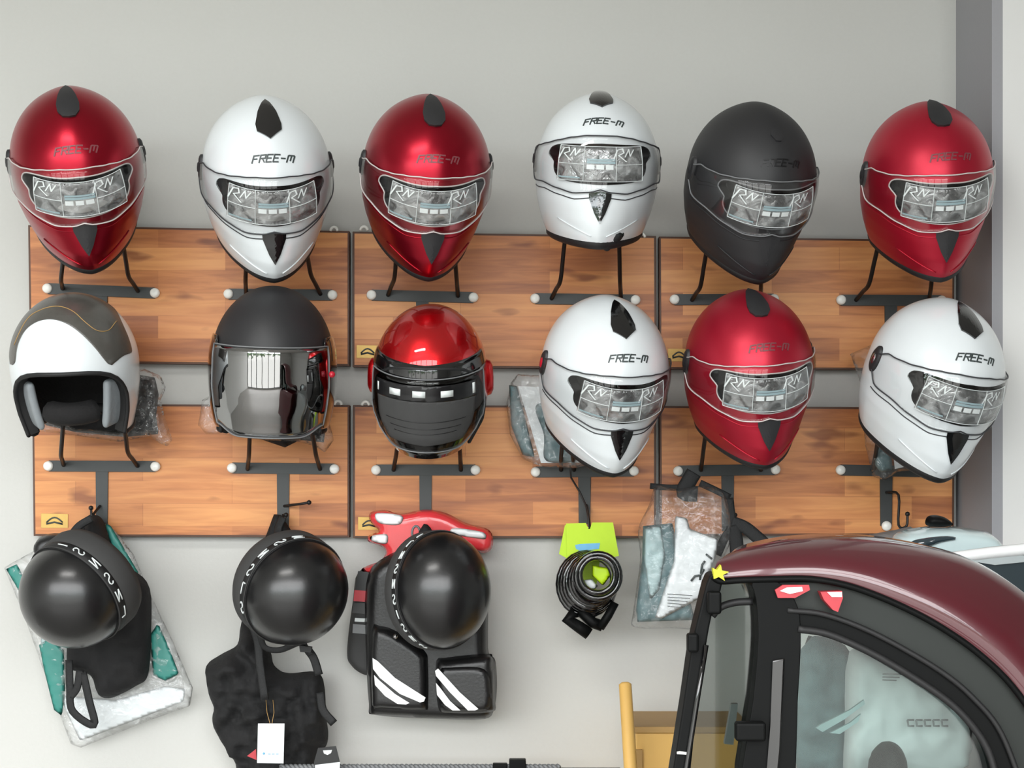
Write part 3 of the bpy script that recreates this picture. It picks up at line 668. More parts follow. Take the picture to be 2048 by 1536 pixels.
OS3 = Shape(.130, [(0, .109, .136, .138), (-.04, .111, .142, .138), (-.08, .104, .144, .130), (-.13, .078, .130, .115)], .130, .0, .12, 0)
r3, g3, c3 = open_helmet(861, 744, .25, 18, -4, 1, OS3, .046, 74, 3.2, M['candyred'], 'glossy candy red helmet with a dark stickered visor, third in the lower row', .96)
band = MB(); na = 44    # black chin bar and brow
rows = [[OS3.az(-76+152*i/na, z, .0005-.004*k) for i in range(na+1)] for k, z in ((0, -.070), (0, -.085), (0, -.1), (0, -.115), (0, -.129), (3, -.130))]
band.add([p for r in rows for p in r], [(j*(na+1)+i, j*(na+1)+i+1, (j+1)*(na+1)+i+1, (j+1)*(na+1)+i) for j in range(5) for i in range(na)])
o = band.build('chin_bar', M['gloss'], r3, local=True); q = o.modifiers.new('t', 'SOLIDIFY'); q.thickness = .004
br = MB(); rows = [[OS3.az(-80+160*i/na, zz+.004*math.sin(R(90*abs(-80+160*i/na)/80)), .003) for i in range(na+1)] for zz in (.020, .030, .042, .052)]
br.add([p for r in rows for p in r], [(j*(na+1)+i, j*(na+1)+i+1, (j+1)*(na+1)+i+1, (j+1)*(na+1)+i) for j in range(3) for i in range(na)])
o = br.build('brow_band', M['gloss'], r3, local=True); q = o.modifiers.new('t', 'SOLIDIFY'); q.thickness = .004
v3, vp3 = add_visor(r3, OS3, 66, .028, -.108, .006, M['smoke'], M['grey'], .004, .0013, .42, 'smoked visor')
sf = lambda a, z, o: OS3.az(a, z, .0125+o)
patch([(-50, .018), (50, .018), (50, -.012), (-50, -.012)], sf, 0, .0006, .012).build('sticker_header', M['letterblack'], v3, local=True)
patch([(-48, -.012), (48, -.012), (44, -.06), (36, -.084), (0, -.092), (-36, -.084), (-44, -.06)], sf, 0, .0005, .012).build('sticker_sheet', M['fleece'], v3, local=True)
g = MB()
for a, w_, z0_, z1_ in ((-27, 5.5, -.004, .009), (-5, 5.5, -.004, .009), (19, 5.5, -.004, .009), (45.5, 1.5, -.006, .014), (-47, 1, -.004, .012)):
    patch([(a-w_, z0_), (a+w_, z0_), (a+w_, z1_), (a-w_, z1_)], sf, .0006, .0012, .02).build('sticker_icon', M['print'], v3, local=True)
g = MB()
for z, a in ((-.045, 36), (-.058, 32), (-.068, 28)): g.tube([sf(-a+2*a*k/12, z-.004*math.cos(math.pi*(k-6)/12), .0006) for k in range(13)], .0007, 5)
g.build('sticker_lines', M['letterblack'], v3, local=True)
for s in (-1, 1):
    p = OS3.az(s*92, -.01, 0); n = (OS3.az(s*92, -.01, .01)-p).normalized(); x = Vector((0, 0, 1)).cross(n).normalized(); y = n.cross(x)
    MB().lathe([(.0001, .012), (.014, .011), (.02, .006), (.022, -.004)], Matrix.Translation(p) @ Matrix((x, y, n)).transposed().to_4x4() @ Matrix.Diagonal((.8, 1.7, 1, 1)), 28).build('side_cover', M['candyred'], r3, local=True)

# plastic wrapped neck covers spilling out below those two helmets
def wrapped(name, poly, d, th, label, cat, inner=None, innerm=None, filmm=None, seed=1, group=None):
    c = P(sum(p[0] for p in poly)/len(poly), max(p[1] for p in poly), d)
    root = empty(name, (c.x, -d, c.z), label, cat, group)
    for k, (ip, im, it, dd) in enumerate(inner or []):
        pillow(ip, d+dd, it, it*.4, 7, 12, it*.35, 22, seed+k).build('contents', im, root)
    pillow(poly, d, th, .004, 6, 26, th*.55, 17, seed, True).build('plastic_film', filmm or M['bag'], root)
    return root
wrapped('wrapped_neck_cover', [(62, 842), (80, 820), (150, 858), (240, 862), (250, 740), (290, 738), (322, 752), (332, 775), (322, 800), (330, 835), (345, 880), (335, 893), (318, 886), (300, 872), (240, 884), (130, 868), (70, 862)], .12, .02,
        'black padded cover in crinkled plastic spilling beside the charcoal crowned helmet', 'cover', [([(78, 815), (160, 850), (250, 800), (270, 748), (310, 755), (318, 790), (312, 830), (318, 868), (250, 874), (150, 864), (90, 850)], M['liner'], .02, -.02)], filmm=M['bagclear'], seed=3)
wrapped('wrapped_neck_cover', [(396, 850), (405, 800), (430, 785), (440, 830), (520, 862), (620, 850), (645, 790), (655, 830), (668, 880), (650, 905), (628, 892), (600, 884), (520, 880), (440, 868), (412, 868)], .12, .02,
        'black cover in crinkled plastic hanging under the reflective visor helmet', 'cover', [([(430, 790), (450, 840), (530, 870), (620, 850), (640, 800), (652, 850), (648, 885), (600, 880), (570, 895), (520, 878), (440, 862)], M['liner'], .02, -.02)], filmm=M['bagclear'], seed=5)

# ------------------------------------------------------------------ bags behind the helmets
def sheet_px(poly, d, th=.0015): return MB().prism(poly, d, d-th)
r_ = wrapped('clear_plastic_bag', [(1022, 765), (1035, 748), (1100, 752), (1200, 770), (1210, 925), (1150, 936), (1085, 934), (1045, 918), (1020, 870), (1012, 810)], .075, .02, 'clear bag with white sheet beside the white helmet with red pivot', 'plastic bag', filmm=M['bag'], seed=9)
sheet_px([(1036, 772), (1190, 780), (1195, 925), (1082, 926), (1060, 850)], .083).build('white_sheet', M['paper'], r_, smooth=False)
pillow(spl2([(1070, 815), (1095, 808), (1130, 840), (1160, 915), (1092, 922), (1088, 870)], 4), .085, .006, .001, 6, 14).build('grey_pad', M['greyteal'], r_)
pillow([(1018, 770), (1034, 772), (1070, 915), (1045, 910), (1022, 850)], .082, .006, .001, 5, 8, .002, 12, 4).build('folded_edge', M['greyteal'], r_)
r_ = wrapped('clear_plastic_bag', [(1700, 708), (1742, 690), (1770, 700), (1830, 800), (1862, 925), (1845, 938), (1795, 944), (1768, 962), (1745, 952), (1730, 890), (1722, 770)], .075, .02, 'clear bag with white sheet behind the white helmet nearest the column', 'plastic bag', filmm=M['bagclear'], seed=12)
sheet_px([(1772, 800), (1850, 915), (1848, 925), (1790, 938), (1784, 880)], .083).build('white_sheet', M['paper'], r_, smooth=False)
pillow([(1748, 905), (1760, 870), (1782, 900), (1785, 940), (1760, 945), (1750, 930)], .085, .008, .001, 5, 10, .003, 10, 6).build('crumpled_wrap', M['greyteal'], r_)
# big clear bag of leaflets
r_ = empty('clear_plastic_bag', P(1360, 1255, .12), 'clear bag of white leaflets hanging between the cable lock and the dark red car', 'plastic bag')
BP = spl2([(1312, 972), (1350, 978), (1400, 972), (1440, 980), (1456, 1010), (1462, 1075), (1448, 1115), (1425, 1180), (1402, 1252), (1340, 1256), (1268, 1254), (1266, 1225), (1280, 1120), (1276, 1060), (1298, 1010)], 4)
pillow(BP, .13, .03, .02, 6, 30, .012, 18, 21, True).build('plastic_film', M['bagclear'], r_)
pillow([(1286, 1052), (1345, 1046), (1362, 1130), (1390, 1240), (1275, 1244), (1272, 1220), (1284, 1120)], .135, .012, .01, 6, 14, .006, 15, 2).build('folded_leaflet', M['greyteal'], r_)
pillow([(1290, 1056), (1322, 1052), (1330, 1110), (1318, 1180), (1300, 1200), (1288, 1120)], .150, .004, .002, 5, 8, .004, 14, 8).build('pale_leaflet', M['paleteal'], r_)
pillow([(1350, 1032), (1374, 1036), (1380, 1058), (1436, 1078), (1432, 1112), (1402, 1196), (1322, 1238), (1310, 1234), (1348, 1120)], .152, .006, .001, 6, 8, .003, 20, 3).build('white_leaflet', M['paper'], r_)
g = MB()
for pts in ([(1382, 1162), (1390, 1152), (1402, 1150), (1408, 1138)], [(1400, 1160), (1404, 1130), (1410, 1122)], [(1412, 1108), (1424, 1118)]): g.tube([P(x, y, .162) for x, y in pts], .0022, 6)
for y in range(1188, 1216, 6): g.tube([P(1335, y, .160), P(1385-(y-1188)*.8, y+3, .160)], .0006, 5)
g.build('leaflet_print', M['letterdark'], r_)

# ------------------------------------------------------------------ caps (half helmets) of the bottom row
def half_helmet(cx, cy, d, tilt, al, Rr, label, sy=1.0, collar=.05, letters='ISNSNL', span=62, peak=None, lsize=1.0):
    """tilt: image direction (degrees, 0 right, 90 up) the crown leans to; al: angle between crown axis and the view"""
    p = P(cx, cy, d); v = (CAM-p).normalized(); rx = Vector((1, 0, 0)); rx = (rx-v*rx.dot(v)).normalized(); up = v.cross(rx)
    if up.z < 0: up = -up
    A = v*math.cos(R(al))+(rx*math.cos(R(tilt))+up*math.sin(R(tilt)))*math.sin(R(al)); X = (v-A*v.dot(A)).normalized(); Y = A.cross(X)
    m = Matrix.Translation(p) @ Matrix((X, Y, A)).transposed().to_4x4()
    root = empty('half_helmet', m, label, 'half helmet', 'black leather half helmets')
    I = Matrix.Diagonal((1, sy, 1, 1))
    n = 14; MB().lathe([(Rr*math.sin(max(.002, i/n*math.pi/2)), Rr*.98*math.cos(i/n*math.pi/2)) for i in range(n+1)]+[(Rr*1.0, -.002)], I, 56).build('shell', M['capshell'], root, local=True)
    q = MB().lathe([(Rr*1.0, .001), (Rr*1.025, -.001), (Rr*1.03, -.018), (Rr*1.0, -.020)], I, 56); q.build('rim_band', M['rubber'], root, local=True)
    q = MB().lathe([(Rr*1.015, -.018), (Rr*1.045, -.024), (Rr*1.04, -.018-collar*.7), (Rr*.98, -.018-collar), (Rr*.9, -.018-collar), (Rr*.92, -.02)], I, 56); q.build('collar', M['fleece'], root, local=True)
    MB().tube([Vector((Rr*1.03*math.cos(t), sy*Rr*1.03*math.sin(t), .0005)) for t in [2*math.pi*k/64 for k in range(64)]], .0012, 5, closed=True).build('piping', M['fleece'], root, local=True)
    MB().lathe([(Rr*.9, -.02), (Rr*.85, .0), (Rr*.6, Rr*.6), (.001, Rr*.9)], I, 32).build('inner_lining', M['liner'], root, local=True)
    g = MB(); k = len(letters)
    for i, c in enumerate(letters):
        a0 = span-(i+.5)*2*span/k; cell = 2*span/k*.60*lsize
        for st in GLYPH[c]:
            pts = [(a0+(py-3)/6*cell, -.0095+(px-2)/4*.0085) for px, py in st]   # letters lie along the band
            for (a, z), (b, w) in zip(pts, pts[1:]):
                seg = [Vector((Rr*1.034*math.cos(R(a+(b-a)*t/4)), sy*Rr*1.034*math.sin(R(a+(b-a)*t/4)), z+(w-z)*t/4)) for t in range(5)]
                g.tube(seg, .0013, 5)
    tag(g.build('band_lettering', M['print'], root, local=True), 'white lettering on the rim band')
    return root, m
h1, m1 = half_helmet(150, 1188, .27, 222, 58, .100, 'black leather half helmet tipped toward lower left, over the left black bag', 1.0, .05)
q = MB()  # folded peak at the top of the first
pillow(spl2([(68, 1100), (78, 1076), (110, 1066), (140, 1074), (130, 1100), (112, 1116), (80, 1118)], 4), .20, .03, .02, 6, 18).build('peak', M['leather'], h1)
h2, m2 = half_helmet(590, 1183, .25, -38, 33, .097, 'black leather half helmet in the middle, hanging above the black vest', 1.04, .045, 'SLSNSN')
h3, m3 = half_helmet(884, 1180, .26, 2, 27, .091, 'black leather half helmet hanging over the white striped saddle bag', 1.17, .04, 'SNSISNSNLI', 74, lsize=1.0)
for root, pts in ((h1, [[(205, 1130), (196, 1080), (184, 1040)], [(148, 1085), (165, 1055), (184, 1040)]]), (h2, [[(570, 1100), (556, 1062), (566, 1034)]]), (h3, [[(860, 1085), (852, 1062), (851, 1046)]])):
    for q_ in pts: MB().tube(spline([P(x, y, .12 if k == 0 else .08) for k, (x, y) in enumerate(q_)], 6), .009, 8, flat=(0, 1, 0)).build('strap', M['strap'], root)
g = MB().tube(spline([P(520, 1270, .18), P(530, 1295, .17), P(560, 1300, .17), P(600, 1285, .18), P(612, 1295, .18), P(622, 1310, .18)], 5), .006, 8, flat=(0, 1, 0)); g.build('chin_strap', M['strap'], h2)
MB().prism([(598, 1290), (624, 1294), (622, 1306), (600, 1304)], .19, .18).build('buckle', M['rubber'], h2, smooth=False, bevel=.001)

# ------------------------------------------------------------------ left bag group
r_ = empty('plastic_garment_bag', P(200, 1494, .06), 'flat clear bag with teal printing hanging on the wall behind the left black bag', 'plastic bag')
pillow([(8, 1135), (60, 1106), (140, 1066), (215, 1046), (236, 1068), (268, 1110), (302, 1190), (345, 1280), (386, 1376), (380, 1412), (300, 1440), (160, 1496), (142, 1488), (112, 1410), (76, 1310), (44, 1220)], .05, .005, .002, 7, 24, .006, 22, 31, True).build('plastic_film', M['bag'], r_)
for i, q_ in enumerate([[(12, 1138), (34, 1128), (66, 1190), (70, 1215), (48, 1200)], [(78, 1290), (100, 1275), (128, 1300), (130, 1380), (124, 1432), (108, 1420), (88, 1340)], [(300, 1270), (316, 1246), (340, 1300), (358, 1348), (330, 1362), (306, 1350)], [(206, 1044), (222, 1052), (262, 1120), (280, 1150), (250, 1158), (232, 1120)]]):
    pillow(q_, .0565, .002, .001, 5, 8, .001, 14, i).build('teal_print', M['teal'], r_)
for i, q_ in enumerate([[(118, 1390), (230, 1400), (330, 1372), (372, 1378), (366, 1404), (160, 1482), (140, 1440)], [(84, 1255), (104, 1262), (112, 1330), (118, 1400), (96, 1370), (80, 1300)]]):
    pillow(q_, .0505, .002, .001, 6, 10, .002, 20, i+7).build('white_liner', M['paper'] if i == 0 else M['paleteal'], r_)
r_ = empty('black_cloth_bag', P(220, 1392, .1), 'slumped black cloth bag with hanging straps behind the left half helmet', 'bag')
pillow(spl2([(170, 1046), (186, 1030), (206, 1040), (222, 1090), (240, 1130), (270, 1142), (300, 1178), (302, 1270), (296, 1350), (272, 1372), (222, 1396), (196, 1388), (180, 1350), (140, 1336), (134, 1290), (150, 1180), (170, 1110)], 4), .07, .04, .02, 7, 40, .012, 40, 41).build('body', M['cloth'], r_)
for pts in ([(138, 1320), (140, 1375), (145, 1422), (188, 1450), (178, 1400), (166, 1345)], [(160, 1340), (154, 1375), (140, 1395)], [(140, 1074), (158, 1052), (184, 1036)]):
    MB().tube(spline([P(x, y, .13) for x, y in pts], 5), .0075, 8, flat=(0, 1, 0)).build('strap', M['strap'], r_)

# ------------------------------------------------------------------ black vest with tags
r_ = empty('black_vest', P(540, 1600, .1), 'bunched black riding vest with a white swing tag under the middle half helmet', 'vest')
pillow(spl2([(486, 1240), (510, 1262), (540, 1300), (548, 1330), (575, 1346), (636, 1344), (650, 1380), (652, 1430), (656, 1480), (640, 1520), (636, 1610), (486, 1610), (472, 1530), (440, 1480), (424, 1440), (428, 1415), (418, 1390), (412, 1334), (440, 1310), (474, 1290), (480, 1260)], 4), .08, .05, .03, 7, 45, .034, 30, 51).build('body', M['cloth'], r_)
pillow([(548, 1028), (562, 1030), (582, 1060), (578, 1104), (522, 1098)], .06, .012, .005, 6, 14, .003, 12, 4).build('hanging_loop', M['cloth'], r_)
for pts in ([(616, 1300), (628, 1318), (638, 1350)], [(640, 1385), (646, 1420), (668, 1447)], [(500, 1240), (515, 1280), (520, 1330), (530, 1400)]):
    MB().tube(spline([P(x, y, .165) for x, y in pts], 5), .008, 8, flat=(0, 1, 0)).build('strap', M['strap'], r_)
sheet_px([(516, 1447), (569, 1447), (567, 1527), (514, 1526)], .20, .001).build('white_swing_tag', M['paper'], r_, smooth=False, bevel=.0002)
g = MB(); g.tube([P(526, 1506, .2008), P(529, 1508, .2008)], .0022, 6)
for k in range(3): g.tube([P(536+k*8, 1508, .2008), P(541+k*8, 1508, .2008)], .0007, 5)
g.build('tag_print', M['blue'], r_)
MB().tube([P(532, 1400, .17), P(534, 1425, .185), P(540, 1447, .2)], .0006, 5).tube([P(546, 1400, .17), P(548, 1425, .185), P(544, 1447, .2)], .0006, 5).build('tag_string', M['plyedge'], r_)
sheet_px([(494, 1512), (512, 1498), (513, 1520)], .18, .001).build('red_label', M['pinkred'], r_, smooth=False)
r2_ = empty('swing_tag', P(655, 1560, .2), 'black and white tag beside the vest at the bottom edge', 'tag')
sheet_px([(636, 1496), (672, 1492), (680, 1524), (678, 1560), (630, 1560), (628, 1524)], .19, .001).build('card', M['letterblack'], r2_, smooth=False)
sheet_px([(646, 1501), (664, 1500), (662, 1506), (655, 1510), (648, 1507)], .1915, .001).build('white_mark', M['paper'], r2_, smooth=False)
sheet_px([(630, 1530), (680, 1524), (678, 1560), (630, 1560)], .1912, .001).build('white_lower_half', M['paper'], r2_, smooth=False)
tag(MB().tube([P(640, 1560, .17), P(640, 1700, .12), P(640, 1800, .05)], .003, 6).build('cord', M['strap'], r2_), 'cord')

# ------------------------------------------------------------------ red piece, black pack, saddle bag
r_ = empty('red_plastic_piece', P(800, 1150, .08), 'glossy red moulded plastic piece with white patches behind the right half helmet', 'plastic accessory')
RP = spl2([(742, 1024), (772, 1020), (800, 1028), (850, 1019), (892, 1026), (932, 1046), (975, 1058), (986, 1076), (984, 1096), (968, 1106), (930, 1098), (880, 1096), (830, 1110), (796, 1132), (782, 1156), (724, 1142), (738, 1130), (760, 1122), (772, 1104), (760, 1092), (738, 1084), (736, 1072), (757, 1062), (746, 1050), (738, 1038)], 4)
pillow(RP, .07, .022, .01, 6, 16).build('body', M['cardred'], r_)
for q_ in ([(754, 1026), (800, 1030), (806, 1040), (796, 1050), (764, 1048), (752, 1040)], [(742, 1072), (772, 1068), (776, 1076), (772, 1088), (744, 1082)], [(908, 1056), (965, 1064), (972, 1076), (962, 1078), (906, 1068)]):
    pillow(spl2(q_, 4), .093, .0015, .002, 5, 6).build('white_patch', M['whiteplas'], r_)
MB().tube([P(832+8*math.cos(t), 1066+14*math.sin(t), .094) for t in [math.pi*2*k/20 for k in range(20)]], .0022, 6, closed=True).build('grey_ring', M['grey'], r_)
r_ = empty('black_pack', P(740, 1350, .05), 'dark packaged pouch with red stripes hanging at the saddle bag left side', 'pouch')
pillow(spl2([(718, 1142), (770, 1138), (800, 1160), (800, 1330), (770, 1348), (730, 1350), (702, 1330), (694, 1300), (706, 1200)], 3), .05, .03, .02, 7, 18).build('body', M['fleece'], r_)
sheet_px([(716, 1142), (780, 1150), (780, 1190), (710, 1186)], .082).build('black_panel', M['letterblack'], r_, smooth=False)
sheet_px([(709, 1180), (734, 1182), (732, 1204), (707, 1202)], .084).build('red_stripe', M['pinkred'], r_, smooth=False)
sheet_px([(707, 1206), (780, 1206), (780, 1232), (704, 1226)], .082).build('black_panel', M['letterblack'], r_, smooth=False)
sheet_px([(710, 1236), (730, 1237), (729, 1244), (709, 1243)], .083).build('white_red_label', M['print'], r_, smooth=False)
sheet_px([(706, 1248), (732, 1250), (731, 1268), (705, 1266)], .082).build('grey_label', M['grey'], r_, smooth=False)
# little black bow hardware over the red piece
pillow([(838, 1062), (850, 1044), (862, 1056), (874, 1090), (830, 1096)], .12, .01, .005, 5, 10, .004, 8, 3).build('hanging_tab', M['cloth'], h3)
r_ = empty('saddle_bag', P(860, 1440, .1), 'black twin pocket saddle bag with white diagonal stripes below the right half helmet', 'bag')
pillow(spl2([(732, 1170), (760, 1120), (860, 1080), (940, 1110), (974, 1170), (976, 1300), (990, 1318), (994, 1372), (988, 1418), (970, 1438), (880, 1438), (750, 1430), (738, 1410), (732, 1300)], 3), .09, .035, .02, 8, 24).build('back_panel', M['leather'], r_)
pillow(spl2([(744, 1262), (760, 1252), (792, 1262), (848, 1300), (856, 1330), (856, 1408), (846, 1420), (760, 1416), (744, 1404)], 3), .125, .025, .01, 6, 16).build('left_pocket', M['leather'], r_)
pillow(spl2([(872, 1326), (890, 1316), (970, 1308), (986, 1318), (990, 1400), (984, 1424), (900, 1426), (876, 1414)], 3), .128, .028, .01, 6, 16).build('right_pocket', M['leather'], r_)
pillow(spl2([(880, 1342), (900, 1334), (960, 1334), (978, 1352), (982, 1410), (960, 1422), (900, 1420), (880, 1405)], 3), .155, .006, .005, 6, 10).build('pocket_flap', M['leather'], r_)
def stripe(q_, d): return sheet_px(q_, d, .0012)
for q_, d in (([(745, 1316), (755, 1322), (790, 1356), (851, 1395), (848, 1403), (840, 1405), (800, 1388), (760, 1356), (746, 1338)], .1535), ([(748, 1350), (760, 1362), (790, 1388), (819, 1406), (812, 1409), (795, 1408), (770, 1392), (750, 1370)], .1535),
              ([(870, 1342), (876, 1337), (890, 1352), (920, 1385), (957, 1418), (950, 1421), (936, 1421), (900, 1385), (872, 1352)], .1655), ([(872, 1366), (882, 1378), (900, 1402), (921, 1421), (905, 1421), (890, 1410), (874, 1390)], .1655)):
    tag(stripe(q_, d).build('white_stripe', M['whiteplas'], r_, smooth=False), 'white diagonal stripe')
p = P(791, 1273, .155); MB().lathe([(.0001, .004), (.004, .003), (.005, 0)], Matrix.Translation(p) @ Matrix.Rotation(R(90), 4, 'X'), 14).build('stud', M['chrome'], r_)

# ------------------------------------------------------------------ cable lock with lime card
r_ = empty('cable_lock', P(1180, 1270, .1), 'coiled black cable lock hanging on a lime green card', 'lock')
sheet_px([(1132, 1047), (1172, 1046), (1174, 1052), (1180, 1058), (1184, 1045), (1226, 1045), (1238, 1112), (1200, 1120), (1190, 1190), (1150, 1160), (1134, 1120)], .10, .001).build('lime_card', M['lime'], r_, smooth=False)
sheet_px([(1130, 1050), (1136, 1052), (1140, 1120), (1118, 1108)], .095, .001).build('card_fold', M['lime'], r_, smooth=False)
sheet_px([(1150, 1090), (1160, 1088), (1200, 1086), (1198, 1098), (1160, 1101), (1152, 1098)], .1012, .0008).build('card_print', M['blue'], r_, smooth=False)
MB().tube([P(1178, 1058, .1), P(1176, 1020, .07), P(1160, 985, .06), P(1142, 955, .06), P(1140, 930, .08)], .0018, 6).build('hanging_cord', M['rod'], r_)
g = MB(); pts = []
for k in range(0, 150):
    t = k/24*2*math.pi; f = k/150; pts.append(P(1172+16*f+(58-20*f)*math.cos(t), 1168-10*f+(64-22*f)*math.sin(t), .11+.05*f+.004*math.sin(t*1.3)))
g.tube(pts, .0062, 8)
for rr, dd, cx, cy in ((44, .172, 1196, 1152), (35, .178, 1195, 1150), (40, .166, 1192, 1154)): g.tube([P(cx+rr*math.cos(2*math.pi*k/32), cy+rr*1.02*math.sin(2*math.pi*k/32), dd) for k in range(32)], .0058, 8, closed=True)
g.build('coiled_cable', M['gloss'], r_)
g = MB(); g.tube([P(1150, 1225, .13), P(1135, 1238, .13), P(1160, 1255, .13), P(1178, 1268, .13)], .012, 12); g.tube([P(1230, 1205, .13), P(1216, 1232, .13), P(1200, 1256, .13)], .0085, 12); g.tube([P(1160, 1220, .12), P(1185, 1245, .12), P(1205, 1252, .12)], .011, 10)
g.build('lock_barrel', M['carblack'], r_)
pillow([(1184, 1130), (1218, 1136), (1222, 1150), (1206, 1172), (1184, 1152)], .15, .003, .001, 4, 5).build('lime_label', M['lime'], r_)
pillow([(1168, 1160), (1184, 1158), (1196, 1172), (1188, 1180), (1172, 1176)], .155, .003, .001, 4, 5).build('white_label', M['print'], r_)

# ------------------------------------------------------------------ strap bag behind the car
r_ = empty('strap_bundle', P(1440, 1100, .1), 'bundle of black webbing straps hanging beside the clear leaflet bag', 'strap')
for pts, w in (([(1388, 945), (1378, 962), (1368, 985), (1395, 988)], .016), ([(1300, 972), (1340, 975), (1372, 974)], .006), ([(1400, 966), (1430, 980), (1460, 995)], .007), ([(1458, 996), (1462, 1030), (1466, 1052), (1450, 1075), (1434, 1110)], .009), ([(1466, 1050), (1472, 1080), (1474, 1110)], .014), ([(1462, 1044), (1490, 1055), (1515, 1075), (1545, 1102)], .013)):
    MB().tube(spline([P(x, y, .12) for x, y in pts], 5), w, 10, flat=(0, 1, 0)).build('strap', M['strap'], r_)

# ------------------------------------------------------------------ wood pieces, rail at the bottom
a, b = P(1250, 1364, .30), P(1261, 1536, .33); dr = (b-a).normalized(); k = a.z/-dr.z
g = MB().tube([a+dr*.0, a+dr*.004, a+dr*.3, a+dr*k], [.006, .0115, .0125, .0125], 14); tag(g.build('wooden_pole', M['ply']), 'pale wooden pole with rounded tip leaning beside the car', 'pole')
rb = empty('wooden_cabinet', (P(1320, 1460, .24).x, -.145, 0), 'yellow wooden box partly hidden behind the dark red car', 'cabinet')
bx0, bx1, bz = P(1271, 0, .24).x, P(1500, 0, .24).x, P(0, 1466, .24).z
MB().box(((bx0+bx1)/2, -.145, bz/2), ((bx1-bx0)/2, .095, bz/2)).build('body', M['ply'], rb, smooth=False, bevel=.003)
MB().box(((bx0+bx1)/2, -.145, bz+.006), ((bx1-bx0)/2+.004, .099, .006)).build('top_edge', M['plyedge'], rb, smooth=False, bevel=.002)
MB().box((bx0+.006, -.242, bz/2-.01), (.006, .003, bz/2-.02)).build('side_stile', M['plyedge'], rb, smooth=False)
rr_ = empty('display_rack', (P(900, 1540, .15).x, -.15, 0), 'thin steel rail with a black clamp along the bottom edge', 'rail')
zz = P(0, 1534, .15).z; xa, xb = P(560, 0, .15).x, P(1120, 0, .15).x
g = MB()
for ph in (0, math.pi): g.tube([Vector((xa+(xb-xa)*k/220, -.15+.003*math.cos(k*.9+ph), zz+.003*math.sin(k*.9+ph))) for k in range(221)], .0035, 6)
g.build('twisted_rail', M['grey'], rr_)
MB().tube([(xb, -.15, zz-.003), (P(1240, 0, .15).x, -.15, zz-.003)], .002, 6).build('thin_wire', M['steel'], rr_)
g = MB(); g.box((P(1035, 0, .15).x, -.15, zz+.003), (.016, .012, .012)); g.box((P(1000, 0, .15).x, -.15, zz), (.014, .010, .007)); g.build('clamp', M['carblack'], rr_, smooth=False, bevel=.002)
for x in (xa+.02, xb-.02): MB().tube([(x, -.15, 0), (x, -.15, zz-.003)], .006, 8).build('leg', M['steel'], rr_)

# ------------------------------------------------------------------ dark red car
DN, DF = 1.50, .86        # near and far flank, as distance out from the wall
rc = empty('car', (P(1900, 0, 1.2).x, -1.2, 0), 'small dark red cabin car in the foreground at lower right', 'car')
low = [(1424, 1150), (1440, 1160), (1480, 1158), (1550, 1156), (1620, 1156), (1690, 1168), (1760, 1192), (1830, 1224), (1890, 1258), (1950, 1300), (2010, 1355), (2060, 1420), (2110, 1500), (2150, 1600)]
top = [(1426, 1132), (1448, 1114), (1490, 1101), (1550, 1091), (1620, 1087), (1690, 1088), (1760, 1096), (1830, 1110), (1890, 1126), (1950, 1152), (2010, 1190), (2070, 1240), (2140, 1310), (2230, 1420)]
lowp = [P(x, y, DN) for x, y in spl2(low, 4, False)]; topp = [P(x, y, DN-.07) for x, y in spl2(top, 4, False)]
secs = [lowp, [a*.6+b*.4+Vector((0, -.008, .006)) for a, b in zip(lowp, topp)], [a*.15+b*.85+Vector((0, -.004, .004)) for a, b in zip(lowp, topp)]]
for dy, dz in ((0, 0), (.08, .002), (.16, -.006), (.25, -.024), (.37, -.05), (.47, -.075)): secs.append([p+Vector((0, dy, dz)) for p in topp])
yc = -(DN+DF)/2
secs.append([Vector((p.x, 2*yc-p.y, p.z)) for p in lowp])
secs = [[Vector((p.x+(p.y+DN)*.2, p.y, p.z)) for p in s_] for s_ in secs]
g = MB(); nn = len(lowp); g.add([p for s_ in secs for p in s_], [(j*nn+i, j*nn+i+1, (j+1)*nn+i+1, (j+1)*nn+i) for j in range(len(secs)-1) for i in range(nn-1)])
o = g.build('roof', M['carred'], rc); q = o.modifiers.new('t', 'SOLIDIFY'); q.thickness = .012; q.offset = 0
g = MB().tube([p+Vector((0, -.004, -.001)) for p in lowp], .0035, 8); g.build('roof_seal', M['carblack'], rc)
winc = [(1596, 1258), (1656, 1268), (1731, 1300), (1806, 1342), (1893, 1400), (1945, 1452), (1980, 1510), (2002, 1600)]
outc = [(1540, 1160), (1620, 1162), (1690, 1174), (1770, 1204), (1870, 1254), (1950, 1306), (2040, 1396), (2140, 1600)]
ia = spl2(winc, 6, False); oa = spl2(outc, 6, False)
def sidestrip(A, B, d, th):
    mb = MB(); n = len(A); va = [P(x, y, d) for x, y in A]; vb = [P(x, y, d) for x, y in B]
    v = va+vb+[p+Vector((0, th, 0)) for p in va+vb]
    f = [(i, i+1, n+i+1, n+i) for i in range(n-1)]+[(2*n+i, 3*n+i, 3*n+i+1, 2*n+i+1) for i in range(n-1)]+[(i, 2*n+i, 2*n+i+1, i+1) for i in range(n-1)]+[(n+i, n+i+1, 3*n+i+1, 3*n+i) for i in range(n-1)]+[(0, n, 3*n, 2*n), (n-1, 3*n-1, 4*n-1, 2*n-1)]
    return mb.add(v, f)
mid_ = [(a[0]*.62+b[0]*.38, a[1]*.62+b[1]*.38) for a, b in zip(ia, oa)]
door = sidestrip(ia, mid_, DN, .03).build('door_frame', M['carblack'], rc, smooth=False, bevel=.003)
sidestrip(mid_, oa, DN-.006, .02).build('upper_window_band', M['cargrey'], rc, smooth=False)
MB().tube([P(x, y, DN+.004) for x, y in ia], .004, 8).tube([P(x, y, DN+.004) for x, y in mid_], .003, 8).build('window_seal', M['rubber'], rc)
